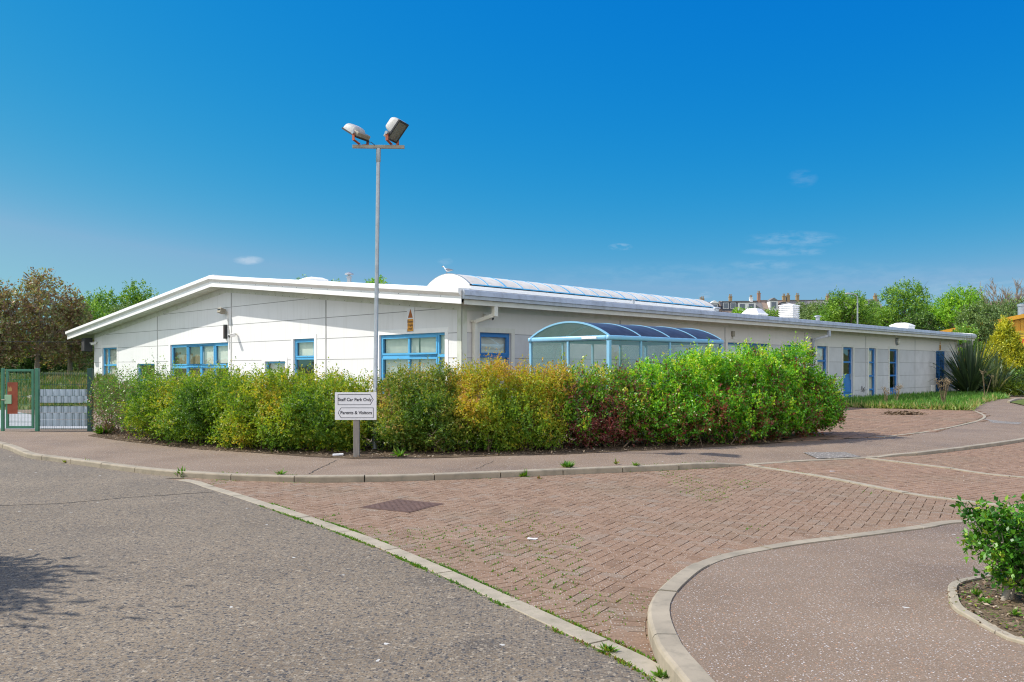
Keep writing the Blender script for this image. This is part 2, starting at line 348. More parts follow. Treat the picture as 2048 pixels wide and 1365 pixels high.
M['lf_tree'] = leafmat('leaf_tree', [(0, g(0.062,0.159,0.025)), (.5, g(0.159,0.336,0.034)), (1, g(0.356,0.526,0.062))], .5, .3)
M['lf_spring'] = leafmat('leaf_spring', [(0, g(0.098,0.246,0.013)), (.5, g(0.213,0.459,0.020)), (1, g(0.410,0.594,0.050))], .5, .35)
M['lf_grey'] = leafmat('leaf_grey_green', [(0, g(0.076,0.144,0.049)), (.5, g(0.153,0.248,0.076)), (1, g(0.285,0.382,0.125))], .5, .3)
M['lf_conifer'] = leafmat('leaf_conifer', [(0, g(0.093,0.168,0.016)), (.45, g(0.279,0.336,0.022)), (.8, g(0.615,0.559,0.028)), (1, g(0.660,0.660,0.056))], .5, .25)
M['lf_flax'] = leafmat('leaf_flax', [(0, g(0.033,0.057,0.033)), (.5, g(0.081,0.135,0.063)), (.85, g(0.180,0.252,0.108)), (1, g(0.468,0.450,0.234))], .38, .2, .5)
M['lf_euph'] = leafmat('leaf_euphorbia', [(0, g(0.078,0.156,0.019)), (.6, g(0.221,0.325,0.026)), (1, g(0.429,0.468,0.052))], .5, .3)
M['lf_grass'] = leafmat('grass_blade', [(0, g(0.056,0.157,0.017)), (.5, g(0.112,0.281,0.034)), (.8, g(0.225,0.303,0.068)), (1, g(0.427,0.359,0.157))], .55, .3)
M['lf_dry'] = leafmat('dry_stalk', [(0, g(0.200,0.150,0.090)), (1, g(0.380,0.290,0.190))], .8, .15)
M['lf_weed'] = leafmat('weed_leaf', [(0, g(0.050,0.160,0.012)), (.6, g(0.120,0.270,0.016)), (.9, g(0.250,0.250,0.030)), (1, g(0.250,0.100,0.050))], .5, .3)
M['lf_litter'] = leafmat('leaf_litter', [(0, g(0.100,0.065,0.040)), (.6, g(0.240,0.170,0.110)), (1, g(0.400,0.330,0.250))], .8, .1)

# ------------------------------------------------------------------ foliage
def leaf_mesh(name, V, tint, m, parent=None):
    n = len(tint); me = bpy.data.meshes.new(name)
    me.vertices.add(n*4); me.vertices.foreach_set('co', V.astype(np.float32).ravel())
    me.loops.add(n*4); me.loops.foreach_set('vertex_index', np.arange(n*4, dtype=np.int32))
    me.polygons.add(n); me.polygons.foreach_set('loop_start', np.arange(0, n*4, 4, dtype=np.int32))
    me.update(calc_edges=True)
    at = me.attributes.new('tint', 'FLOAT', 'FACE'); at.data.foreach_set('value', tint.astype(np.float32))
    return link(name, me, m, parent)
def nrm(a): return a/(np.linalg.norm(a, axis=-1, keepdims=True)+1e-9)
def leaf_quads(pos, axis, nref, L, W, fold=.12):
    side = nrm(np.cross(axis, nref)); up = np.cross(side, axis)
    L = L[:, None]; W = W[:, None]
    a = pos; b = pos + axis*L*.45 + side*W*.5 + up*W*fold; c = pos + axis*L; d = pos + axis*L*.45 - side*W*.5 + up*W*fold
    return np.stack([a, b, c, d], 1)
def clump(p, s=2.2, ph=0.0):
    return (np.sin(p[:,0]*s+1.3+ph)*np.sin(p[:,1]*s*1.1+.4)+np.sin(p[:,2]*s*1.6+2.1+ph)*np.sin(p[:,0]*s*2.1+.7*p[:,2])+np.sin((p[:,0]+p[:,2])*s*3.1+ph)*.5)/2
def shoots(lobes, ns, nl, sl, ll, lw, seed, up=.5, out=.8, jit=.45, rmin=.72, zmin=.12, leafrand=.8, ztint=0.0, tint_mu=.5, tint_s=.2, clump_s=2.2, clump_a=.22, spike=.06, hole=0.0):
    g_ = np.random.default_rng(seed); lb = np.array(lobes, float)          # cx cy cz rx ry rz
    w = lb[:,3]*lb[:,4]+lb[:,3]*lb[:,5]+lb[:,4]*lb[:,5]; w /= w.sum()
    k = g_.choice(len(lb), ns, p=w); C = lb[k,:3]; Rr = lb[k,3:]
    d = nrm(g_.normal(size=(ns,3))); r = g_.uniform(rmin**3, 1, ns)**(1/3)
    r = r*(1+.13*np.sin(d[:,0]*8+k)+.12*np.sin(d[:,2]*10+d[:,1]*8+2*k)+.06*np.sin(d[:,0]*19+d[:,2]*17+k))
    p = C + d*Rr*r[:,None]
    ok = p[:,2] > zmin
    q = np.full(ns, 9.0)
    for j in range(len(lb)):
        e = np.linalg.norm((p-lb[j,:3])/lb[j,3:], axis=1); e[k==j] = 9; q = np.minimum(q, e)
    ok &= ~((q < .62) & (g_.random(ns) < .85))
    if hole: ok &= ~((clump(p, clump_s*1.3, 4.0) > .38) & (g_.random(ns) < hole))
    p, d, k = p[ok], d[ok], k[ok]; ns = len(p)
    nd = nrm(d/ np.maximum(lb[k,3:], .05)*lb[k,3:].mean(1)[:,None])
    sd = nrm(nd*out + np.array([0,0,up]) + g_.normal(size=(ns,3))*jit)
    sl_ = sl*g_.uniform(.6, 1.3, ns)
    sp = g_.random(ns) < spike
    sd[sp] = nrm(np.array([0,0,1.0]) + g_.normal(size=(sp.sum(),3))*.28); sl_[sp] *= g_.uniform(1.2, 2.6, sp.sum())
    t = (np.arange(nl)[None,:]+g_.random((ns,nl)))/nl - .3
    P = (p[:,None,:] + sd[:,None,:]*(t*sl_[:,None])[:,:,None] + g_.normal(size=(ns,nl,3))*ll*.25).reshape(-1,3)
    A = nrm((sd[:,None,:]*.55 + g_.normal(size=(ns,nl,3))*leafrand*.6).reshape(-1,3))
    Nr = nrm(np.repeat(nd, nl, 0)*.5 + np.array([0,0,.6]) + g_.normal(size=(ns*nl,3))*.55)
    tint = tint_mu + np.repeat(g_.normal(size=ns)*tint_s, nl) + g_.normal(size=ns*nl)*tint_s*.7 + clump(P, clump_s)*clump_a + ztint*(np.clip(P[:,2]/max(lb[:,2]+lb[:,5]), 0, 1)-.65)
    return leaf_quads(P, A, Nr, ll*g_.uniform(.45,1.45,ns*nl), lw*g_.uniform(.6,1.3,ns*nl)), np.clip(tint, 0, 1), (p, sd, sl_)
def twig_mesh(base_pts, ends, r0, seed, n=5, sag=.15):
    q = random.Random(seed); mb = MB()
    for e in ends:
        b = Vector(q.choice(base_pts)); e = Vector(e); mid = (b+e)/2 + Vector((q.uniform(-1,1), q.uniform(-1,1), q.uniform(-.5,1)))*sag*(e-b).length
        pts = [b*(1-t)**2 + mid*2*t*(1-t) + e*t*t for t in (0,.25,.5,.75,1)]
        r = r0*q.uniform(.5, 1.1); mb.tube(pts, [r, r*.85, r*.65, r*.45, r*.2], n, cap=False)
    return mb

def shrub(name, label, lobes, spec, m, group, seed, cat='shrub', stems=26, base_r=.25, stem_r=.014, mounds=9):
    cx = sum(l[0] for l in lobes)/len(lobes); cy = sum(l[1] for l in lobes)/len(lobes)
    root = empty(name, (cx, cy, .09), 0, label, cat, group)
    loc = [(l[0]-cx, l[1]-cy, l[2]-.09, l[3], l[4], l[5]) for l in lobes]
    q = random.Random(seed); sub = []
    for l in loc:                                             # break each mass into smaller mounds
        sub.append((l[0], l[1], l[2]*.95, l[3]*.74, l[4]*.74, l[5]*.80))
        for k in range(mounds):
            a = k*2.4 + q.uniform(-.5, .5); h = q.uniform(-.75, .8); rr = math.sqrt(max(0, 1-h*h))*.72; s_ = q.uniform(.32, .50)
            sub.append((l[0]+math.cos(a)*rr*l[3], l[1]+math.sin(a)*rr*l[4], max(.16, l[2]+h*.68*l[5]), l[3]*s_, l[4]*s_, l[5]*s_*.9))
    V, t, (p, sd, sl) = shoots(sub, seed=seed, zmin=.04, **spec)
    leaf_mesh('foliage', V, t, m, root)
    idx = [q.randrange(len(p)) for _ in range(stems)]
    bases = []
    for l in loc:
        for _ in range(4): bases.append((l[0]+q.uniform(-1,1)*base_r, l[1]+q.uniform(-1,1)*base_r, -.02))
    mb = MB()
    for i in idx:
        e = Vector(p[i]); b = Vector(min(bases, key=lambda bb: (bb[0]-e.x)**2+(bb[1]-e.y)**2+q.uniform(0,.5)))
        tm = twig_mesh([b], [e], stem_r, q.random(), 5, .12); mb.add(tm.v, tm.f)
    for _ in range(stems*5):                                  # fine twigs carrying the outer shoots
        i = q.randrange(len(p)); a = Vector(p[i]) - Vector(sd[i])*sl[i]*.9; b = Vector(p[i]) + Vector(sd[i])*sl[i]*.7
        mb.tube([a, b], [.005, .002], 4, cap=False)
    mb.build('stems', M['twig'], root, recalc=False)
    return root
def lob(px, Y, rx, ry, top, z0=.09):
    top += .15; h = (top - z0); return (XA(px, Y), Y, z0 + h*.48, rx, ry, h*.52)

def tree(name, label, x, y, z0, top, crown_z, rx, m, seed, group=None, leaf=.2, ns=700, nl=9, lobes=9, trunk_r=.16, ry=None, bark='bark', hole=.4, cat='tree', lr=(.34, .52), spike=.03, up=.35, tint_mu=.5):
    q = random.Random(seed); ry = ry or rx
    root = empty(name, (x, y, z0), 0, label, cat, group)
    H = top - z0; cz = crown_z - z0; ch = (H - cz)
    lbs = []; ends = []
    for i in range(lobes):
        a = 2*math.pi*(i*.382+q.random()*.2); h = (i+.5)/lobes
        prof = math.sin(math.pi*min(1, .22+h*.72))**.7
        rr = prof*q.uniform(.35, .8)
        c = (rx*rr*math.cos(a), ry*rr*math.sin(a), cz + ch*(.1+.76*h))
        s = q.uniform(*lr); lbs.append((*c, rx*s, ry*s, max(ch*.16, rx*s*.75))); ends.append(c)
    zt = max(l[2]+l[5] for l in lbs); k = (H*.985)/zt
    lbs = [(l[0], l[1], l[2]*k if l[2] > cz else l[2], *l[3:]) for l in lbs]
    V, t, _ = shoots(lbs, ns, nl, leaf*3.2, leaf, leaf*.55, seed, up=up, rmin=.45, zmin=cz*.6, clump_s=2.2/max(.6, rx*.5), hole=hole, spike=spike, tint_mu=tint_mu)
    leaf_mesh('crown', V, t, m, root)
    mb = MB(); lean = q.uniform(-.25, .25)*rx*.3
    top_p = (lean, 0, H*.8)
    mb.tube([(0,0,-.1),(lean*.1, 0, H*.2),(lean*.4, .05*rx, H*.5), top_p], [trunk_r*1.25, trunk_r, trunk_r*.6, trunk_r*.2], 9)
    for e in ends:
        hb = min(H*.7, max(H*.18, e[2]*q.uniform(.45, .7))); f = hb/(H*.8)
        b = Vector((lean*f, 0, hb)); e = Vector(e); mid = (b*.5+e*.5) + Vector((0,0,-.06*H))
        mb.tube([b, mid, e], [trunk_r*.45, trunk_r*.28, trunk_r*.08], 6, cap=False)
        for _ in range(3):
            e2 = e + Vector((q.uniform(-1,1)*rx*.4, q.uniform(-1,1)*ry*.4, q.uniform(-.2,1)*rx*.35))
            mb.tube([mid.lerp(e, q.uniform(.2,.8)), e2], [trunk_r*.14, trunk_r*.04], 5, cap=False)
    mb.build('trunk', M[bark], root, smooth=60, recalc=False)
    return root

# ------------------------------------------------------------------ ground pieces
def sheet(name, poly, z, m, kind='structure', zs=None, label=None):
    pts = [Vector((p[0], p[1], (zs[i] if zs else z))) for i, p in enumerate(poly)]
    tris = tessellate_polygon([[Vector((p.x, p.y, 0)) for p in pts]])
    me = bpy.data.meshes.new(name); me.from_pydata([tuple(p) for p in pts], [], [tuple(t) for t in tris])
    bm = bmesh.new(); bm.from_mesh(me); bmesh.ops.recalc_face_normals(bm, faces=bm.faces)
    if sum(f.normal.z for f in bm.faces) < 0: bmesh.ops.reverse_faces(bm, faces=bm.faces)
    bm.to_mesh(me); bm.free()
    o = link(name, me, m); o['kind'] = kind; return o
def smooth_line(pts, step=.3):
    P = [np.array(p, float) for p in pts]; out = []
    for i in range(len(P)-1):
        p0 = P[max(i-1,0)]; p1 = P[i]; p2 = P[i+1]; p3 = P[min(i+2,len(P)-1)]
        for t in np.linspace(0, 1, 10, endpoint=False):
            out.append(.5*((2*p1)+(-p0+p2)*t+(2*p0-5*p1+4*p2-p3)*t*t+(-p0+3*p1-3*p2+p3)*t**3))
    out.append(P[-1]); out = np.array(out)
    d = np.r_[0, np.cumsum(np.linalg.norm(np.diff(out[:,:2], axis=0), axis=1))]
    n = max(2, int(round(d[-1]/step))+1); s = np.linspace(0, d[-1], n)
    return np.stack([np.interp(s, d, out[:,i]) for i in range(out.shape[1])], 1)
def offset(line, w):                       # to the left of travel for w>0
    T = np.gradient(line[:,:2], axis=0); T /= np.linalg.norm(T, axis=1)[:,None]
    N = np.stack([-T[:,1], T[:,0]], 1); o = line.copy(); o[:,:2] += N*w; return o
def kerb(name, line, width, m, per=3, gap=.014, z0=-.06, cham=.018, wob=.004):
    mb = MB(); q = random.Random(len(line)); back = offset(line, width)
    i = 0
    while i < len(line)-1:
        j = min(i+per, len(line)-1); rings = []; dz = q.uniform(-wob, wob)
        for k in range(i, j+1):
            a = line[k].copy(); b = back[k].copy()
            if k == j and j < len(line)-1:
                tt = (line[k]-line[k-1]); tt = tt/np.linalg.norm(tt[:2]); a -= tt*gap; b -= tt*gap
            zt = line[k][2] + dz; e = (b[:2]-a[:2])/width
            c = min(cham, max(.002, zt*.4))
            rings.append([(a[0],a[1],z0),(a[0],a[1],zt-c),(a[0]+e[0]*c*.35,a[1]+e[1]*c*.35,zt-c*.3),(a[0]+e[0]*c,a[1]+e[1]*c,zt),(b[0],b[1],zt),(b[0],b[1],z0)])
        mb.loft(rings); i = j
    o = mb.build(name, m, None); o['kind'] = 'structure'; return o
def clip(poly, a, b):                      # keep left of a->b
    out = []; n = len(poly); f = lambda p: (b[0]-a[0])*(p[1]-a[1])-(b[1]-a[1])*(p[0]-a[0])
    for i in range(n):
        p, q = poly[i], poly[(i+1)%n]; fp, fq = f(p), f(q)
        if fp >= 0: out.append(p)
        if (fp >= 0) != (fq >= 0):
            t = fp/(fp-fq); out.append((p[0]+(q[0]-p[0])*t, p[1]+(q[1]-p[1])*t))
    return out
def in_poly(p, poly):
    c = False; n = len(poly)
    for i in range(n):
        a, b = poly[i], poly[i-1]
        if (a[1] > p[1]) != (b[1] > p[1]) and p[0] < (b[0]-a[0])*(p[1]-a[1])/(b[1]-a[1])+a[0]: c = not c
    return c
def blocks(name, region, ang, z, m, pattern='herring', clips=(), seed=1, jt=.0045, z_joint=None, extra=None, w=.1):
    q = random.Random(seed); ca, sa = math.cos(ang), math.sin(ang)
    xs = [p[0] for p in region]; ys = [p[1] for p in region]; cx, cy = sum(xs)/len(xs), sum(ys)/len(ys)
    rad = max(math.hypot(p[0]-cx, p[1]-cy) for p in region)+.4; n = int(rad/w)+2
    V = []; Fc = []; T = []; edges = []
    def put(quad, tint, zt):
        for a, b in clips:
            quad = clip(quad, a, b)
            if len(quad) < 3: return
        k = len(quad); c = (sum(p[0] for p in quad)/k, sum(p[1] for p in quad)/k)
        b0 = len(V); ch = .035
        ti, tj = q.uniform(-.0012,.0012), q.uniform(-.0012,.0012)
        for p in quad: V.append((p[0], p[1], zt-.012))
        for p in quad: V.append((p[0]*(1-ch)+c[0]*ch, p[1]*(1-ch)+c[1]*ch, zt+(p[0]-c[0])*ti*10+(p[1]-c[1])*tj*10))
        Fc.append(tuple(range(b0+k, b0+2*k))); T.append(tint)
        for i in range(k): Fc.append((b0+i, b0+(i+1)%k, b0+k+(i+1)%k, b0+k+i)); T.append(tint)
    def rect(x0, y0, x1, y1):
        h = jt/2; pts = [(x0+h,y0+h),(x1-h,y0+h),(x1-h,y1-h),(x0+h,y1-h)]
        pts = [(cx+x*ca-y*sa, cy+x*sa+y*ca) for x, y in pts]
        c = (sum(p[0] for p in pts)/4, sum(p[1] for p in pts)/4)
        if not in_poly(c, region): return
        put(pts, min(1, max(0, q.gauss(.5,.28))), z+q.uniform(-.0018,.0018))
        edges.append((pts[0], pts[1])); edges.append((pts[1], pts[2]))
    if pattern == 'herring':
        for i in range(-n, n):
            for j in range(-n, n):
                d = (i-j) % 4
                if d == 0: rect(i*w, j*w, (i+2)*w, (j+1)*w)
                elif d == 3: rect(i*w, j*w, (i+1)*w, (j+2)*w)
    else:
        for j in range(-n, n):
            for i in range(-n//2-1, n//2+1):
                o = w if j % 2 else 0; rect(i*2*w+o, j*w, (i+1)*2*w+o, (j+1)*w)
    if extra:
        for quad in extra: put(quad, min(1, max(0, q.gauss(.5,.28))), z+.003)
    me = bpy.data.meshes.new(name); me.from_pydata(V, [], Fc); me.update()
    at = me.attributes.new('tint', 'FLOAT', 'FACE'); at.data.foreach_set('value', T)
    o = link(name, me, m); o['kind'] = 'structure'
    return o, edges

# lines surveyed from the photograph (ground x, y, z of the top)
def L3(rows): return [(*G(px, py), z) for px, py, z in rows]
FAR_KERB = [(-26, 19.4, .09), (-14.5, 18.0, .09), (-11.2, 16.9, .09)] + L3([(0,897,.09),(52,917,.09),(103.6,924.7,.09),(185,936,.09),(307,951.7,.09),(444,961.7,.09),(525,965,.09),(618,967.3,.09),(717,966.4,.09),(817,964,.09),(934,960,.09),(1140,951,.09),(1300,944,.088),(1421,938,.082),(1490,933,.024)])
CROSS = L3([(1490,933,.024),(1600,925.5,.022),(1740,918.5,.024),(1800,914,.05),(1864,909.5,.06),(2048,884.5,.065)]) + [(13.6, 20.4, .065), (18.5, 25.5, .065), (30, 34, .065)]
fk = smooth_line(FAR_KERB, .305); ck = smooth_line(CROSS, .305)
kerb('kerb', fk, .125, M['kerb']); kerb('kerb', ck, .11, M['kerb'], cham=.01)
DIV = [(-9.6, 15.2, .022), (-6.6, 12.5, .022)] + L3([(355,963.6,.022),(407,977.6,.022),(496,1006,.022),(700,1078,.022),(884,1157,.022),(1097.5,1258.5,.022),(1289,1352.6,.022)]) + [(.93, 3.2, .022), (1.5, 2.2, .022), (2.2, 1.0, .022)]
dv = smooth_line(DIV, .305); dv_main = dv[6:]
kerb('kerb', dv[dv[:,1] < 11.15], .125, M['edging'], cham=.004)
NEAR = [(8.4, 8.35, .03), (6.2, 8.0, .03)] + L3([(1937,1045.6,.03),(1821,1059,.03),(1676,1078.8,.035),(1572.7,1093,.04),(1448,1118,.05),(1382,1145,.065),(1336.6,1182,.08),(1303.5,1223.7,.095),(1295,1265,.105),(1312,1327,.11),(1336.6,1365,.11)]) + [(.86, 3.1, .11), (1.15, 2.3, .11), (1.7, 1.2, .11)]
nk = smooth_line(NEAR, .16)
kerb('kerb', nk, .125, M['kerb'], per=6, cham=.022)
LINE2 = [(*G(1500,931.5), .022), (*G(1655.5,956.6), .022), (*G(1821,988.5), .022), (*G(1937,1004), .022), (6.6, 7.35, .022), (7.6, 6.4, .022)]
kerb('kerb', smooth_line(LINE2, .305)[::-1], .11, M['edging'], cham=.003)
LINE4 = [(*G(1740,918.7), .022), (*G(1900,938), .022), (*G(2048,956.7), .022), (9.6, 9.0, .022)]
kerb('kerb', smooth_line(LINE4, .305)[::-1], .10, M['edging'], cham=.003)

# base land, hill behind, road sheets
def land():
    n = 90; xs = np.linspace(-420, 420, n); ys = np.linspace(-60, 620, n); V = []; Fc = []
    for y in ys:
        for x in xs:
            k = min(1, max(0, (y-95)/110)); k = k*k*(3-2*k)
            V.append((x, y, -.06 + k*(8.5 + .6*math.sin(x*.021)+.004*(y-200))))
    for j in range(n-1):
        for i in range(n-1): Fc.append((j*n+i, j*n+i+1, (j+1)*n+i+1, (j+1)*n+i))
    me = bpy.data.meshes.new('ground'); me.from_pydata(V, [], Fc); me.polygons.foreach_set('use_smooth', [True]*len(Fc))
    o = link('ground', me, M['land']); o['kind'] = 'structure'
land()
back = offset(fk, .125); back2 = offset(fk, .9); cb = offset(ck, .11); cb2 = offset(ck, 1.1)
ln = np.vstack([back, cb[1:]]); ln2 = np.vstack([back2, cb2[1:]])
mb = MB()
rings = [[(*a[:2], a[2]-.006), (*b[:2], .086)] for a, b in zip(ln, ln2)]
mb.loft(rings, closed=False, cap=False)
far = [(40, 40), (48, 62), (20, 62), (14, 40), (4, 26), (-1, 21), (-9, 27), (-18, 36), (-34, 44), (-34, 20)]
poly = [tuple(p[:2]) for p in ln2] + far
pts = [Vector((p[0], p[1], 0)) for p in poly]
mb.add([(p[0], p[1], .086) for p in poly], [tuple(t) for t in tessellate_polygon([pts])])
o = mb.build('pavement', M['footway'], None); o['kind'] = 'structure'
for p in o.data.polygons:
    if p.normal.z < 0: p.flip()

road = [tuple(p[:2]) for p in dv if p[1] < 11.3] + [(2.2, -8), (-40, -8), (-40, 20)] + [tuple(p[:2]) for p in fk if p[0] < -4.2]
sheet('road', road, .016, M['asphalt'])
sheet('joint_bed', [(-7, 13), (-3.2, 12.2), (4, 14.5), (20, 27), (40, 40), (40, -5), (1, -5), (-.8, 4.5)], 0.0, M['joints'])
# block paving: herringbone, with a soldier course along the flush edging and the near kerb
A2, B2 = G(1500,932.5), G(1937,1005)
ex = []
def soldier(line, off, ln_=.2, w=.1, jt=.006):
    c = smooth_line([tuple(p) for p in offset(line, off)], w); d = offset(c, ln_)
    for i in range(len(c)-1):
        k = jt/w/2
        a = c[i]*(1-k)+c[i+1]*k; b = c[i]*k+c[i+1]*(1-k); e = d[i]*k+d[i+1]*(1-k); f = d[i]*(1-k)+d[i+1]*k
        ex.append([tuple(a[:2]), tuple(b[:2]), tuple(e[:2]), tuple(f[:2])])
soldier(dv_main[dv_main[:,1] < 9.5], .13)
soldier(nk[(nk[:,1] > 3.0)], -.21)
main_reg = [(-4.6, 11.9), (-2.4, 10.6), (.2, 11.5), (3.4, 13.0), (5.6, 11.0), (8.2, 8.6), (5.4, 7.4), (2.3, 6.2), (1.6, 4.2), (1.8, 2.0), (.9, 1.6), (.3, 4.0), (-.6, 5.3), (-2.0, 7.2), (-4.2, 9.8)]
main_reg = [tuple(p[:2]) for p in dv[(dv[:,1] < 11.6) & (dv[:,1] > 1.6)]] + [(1.9, 1.6), (1.25, 3.6), (1.2, 4.6), (1.7, 5.7), (2.6, 6.3), (4.4, 7.2), (6.6, 7.7), (8.6, 6.4), (8.2, 8.2), (5.4, 10.6), (3.4, 13.2), (.8, 12.1), (-1.0, 11.5), (-2.6, 11.15), (-3.9, 11.4), (-4.2, 11.5)]
_, EDG = blocks('block_paving', main_reg, R(60), .010, M['paver'], clips=[(B2, A2)], seed=3, extra=ex)
A4, B4 = G(1740,918.7), G(2048,956.7)
r2 = [(2.9, 12.2), (3.2, 13.2), (4.4, 13.5), (6.0, 14.1), (6.6, 14.3), (9, 11.5), (12.5, 9.8), (24, 6), (20, 1), (9.2, 4.5), (6, 6.5), (4.2, 9.5)]
blocks('block_paving', r2, R(32), .010, M['paver_far'], 'run', clips=[(A2, B2), (B4, A4)], seed=5, jt=.007)
r3 = [(5.3, 13.4), (5.8, 14.1), (7.2, 14.7), (10.4, 17.2), (14, 21), (19, 26), (30, 34), (34, 20), (26, 4), (11, 7.6), (7, 11.3)]
blocks('block_paving', r3, R(32), .010, M['paver_far'], 'run', clips=[(A4, B4)], seed=6, jt=.008)
# right-hand footway inside the near kerb, planting bed in it
nb = offset(nk, .125)
rf = [tuple(p[:2]) for p in nb] + [(6, 1.0), (8.8, 4), (8.8, 8.3)]
sheet('pavement', rf, .06, M['footway'], zs=[p[2]-.008 for p in nb] + [.06, .06, .03])
BED = [G(2030,1146,.08), G(1964.6,1157,.08), G(1902,1172,.08), G(1898,1202,.08), G(1909.7,1224,.08), G(1939,1242,.08), G(1998.7,1277.5,.08), G(2048,1295,.08), (2.95, 3.75), (3.5, 3.5), (4.6, 3.4), (4.9, 4.6), (4.2, 5.5)]
bl = smooth_line([(*p, .105) for p in BED[:9]], .1)
kerb('kerb', bl, .05, M['edging'], per=9, cham=.006, gap=.01, wob=.006)
sheet('planting_bed', BED, .093, M['soil'])
# paving circle by the grass
CIRC = [G(px, py, .09) for px, py in [(1560,884),(1640,880),(1754,875.4),(1795.6,872),(1863.8,863.3),(1929.7,850),(1962.7,841.3),(1971.5,832.5),(1951.7,822.7),(1930,817)]] + [(13.5, 31.5), (9.5, 27.5)]
cl = [(CIRC[i], CIRC[(i+1) % len(CIRC)]) for i in range(len(CIRC))]
sheet('joint_bed', CIRC, .092, M['joints'])
blocks('block_paving', [(p[0]*1.0, p[1]) for p in CIRC], R(8), .099, M['paver_far'], 'run', seed=9, jt=.026, w=.2)
kerb('kerb', smooth_line([(*p, .102) for p in CIRC[2:10]], .3), .07, M['edging'], cham=.003)
sheet('tarmac_patch', [G(a, b, .09) for a, b in [(1968,838),(2006,843),(2044,845),(2038,849),(1985,846)]], .0895, M['patch'])
def foot_z(x, y):
    dd = min(math.hypot(p[0]-x, p[1]-y) for p in cb); return .018 + .068*min(1, dd/.99)
def foot_pt(a, b):
    z = .086
    for _ in range(4): z = foot_z(*G(a, b, z))
    return (*G(a, b, z), z)
mb = MB(); PQ = [(1606,906),(1690,905),(1722,914.5),(1636,918.5)]; n = 8; PV = []
for j in range(n+1):
    for i in range(n+1):
        s_, t_ = i/n, j/n
        a = (PQ[0][0]*(1-s_)+PQ[1][0]*s_)*(1-t_)+(PQ[3][0]*(1-s_)+PQ[2][0]*s_)*t_; b = (PQ[0][1]*(1-s_)+PQ[1][1]*s_)*(1-t_)+(PQ[3][1]*(1-s_)+PQ[2][1]*s_)*t_
        x, y, z = foot_pt(a, b); PV.append((x, y, z+.007))
mb.add(PV, [(j*(n+1)+i, j*(n+1)+i+1, (j+1)*(n+1)+i+1, (j+1)*(n+1)+i) for j in range(n) for i in range(n)])
o = mb.build('tarmac_patch', M['patch'], None); o['kind'] = 'structure'
sheet('soil_strip', [G(px, py, .09) for px, py in [(175,872),(260,884),(400,899),(500,905),(620,914),(716,918),(800,917),(900,916),(1000,912),(1130,909),(1250,903),(1330,900),(1450,893),(1560,886),(1668,872)]] + [(8.0, 18.6), (5.6, 18.6), (2, 16.6), (-2, 15.6), (-6, 17.4), (-9.2, 19.6)], .092, M['soil_dark'])
sheet('yard', [(-34, 19.6), (-9.5, 19.4), (-16.8, 28), (-34, 28)], .094, M['yard'])
# small planting bed at the right edge of the far footway
sb_ = [G(2020,806,.09), G(2048,799.5,.09), (22, 33), (26, 33), (20, 28.5), G(2048,812,.09)]
kerb('kerb', smooth_line([(*sb_[0], .16), (*sb_[1], .16), (*sb_[2], .16)], .3), .1, M['edging'])
sheet('planting_bed', sb_, .12, M['bank'])

def iron_cover():
    c = Vector((*G(805,1014), 0)); u_ = Vector((math.cos(R(60)), math.sin(R(60)), 0)); w_ = Vector((-u_.y, u_.x, 0))
    o = empty('drain_cover', (c.x, c.y, 0), 0, 'rusty square iron drain cover set diagonally in the block paving', 'drain cover')
    mb = MB()
    for s in (-1, 1): mb.obox((w_*.145*s)+Vector((0,0,.008)), u_*.29, w_*.143, Vector((0,0,.0075)))
    for i in range(-6, 7):
        for j in range(-6, 7):
            if (i+j) % 2 == 0 and abs(j) > 0: mb.obox(u_*i*.042+w_*j*.042+Vector((0,0,.0165)), u_*.013, w_*.006, Vector((0,0,.0014)))
    mb.build('cover_plate', M['iron'], o)
    fr = MB()
    for s in (-1, 1):
        fr.obox(u_*.31*s+Vector((0,0,.007)), u_*.012, w_*.322, Vector((0,0,.008))); fr.obox(w_*.31*s+Vector((0,0,.007)), w_*.012, u_*.297, Vector((0,0,.008)))
    fr.build('cover_frame', M['iron'], o)
iron_cover()
def seam(name, px, z, w, m, wob=.01):
    q = random.Random(len(px)); L = smooth_line([(*G(a, b, z), z) for a, b in px], .06); L[:,:2] += np.array([[q.gauss(0, wob), q.gauss(0, wob)] for _ in L])
    A = offset(L, w/2); B = offset(L, -w/2); mb = MB(); mb.loft([[tuple(a), tuple(b)] for a, b in zip(A, B)], closed=False, cap=False)
    o = mb.build(name, m, None, recalc=False); o['kind'] = 'structure'
crackm = paint('crack_dirt', (.035, .03, .026, 1), .95, 0, .3, 8)
seam('road_seam', [(-40,1012),(120,1007),(260,995),(400,986),(430,984)], .0185, .018, crackm)
seam('pavement_crack', [(618,948),(632,940),(650,932),(672,921)], .0885, .014, crackm)
seam('pavement_crack', [(952,938),(975,928),(990,922)], .0885, .008, crackm)
seam('pavement_crack', [(1700,905),(1800,899),(1900,889)], .0885, .010, crackm)
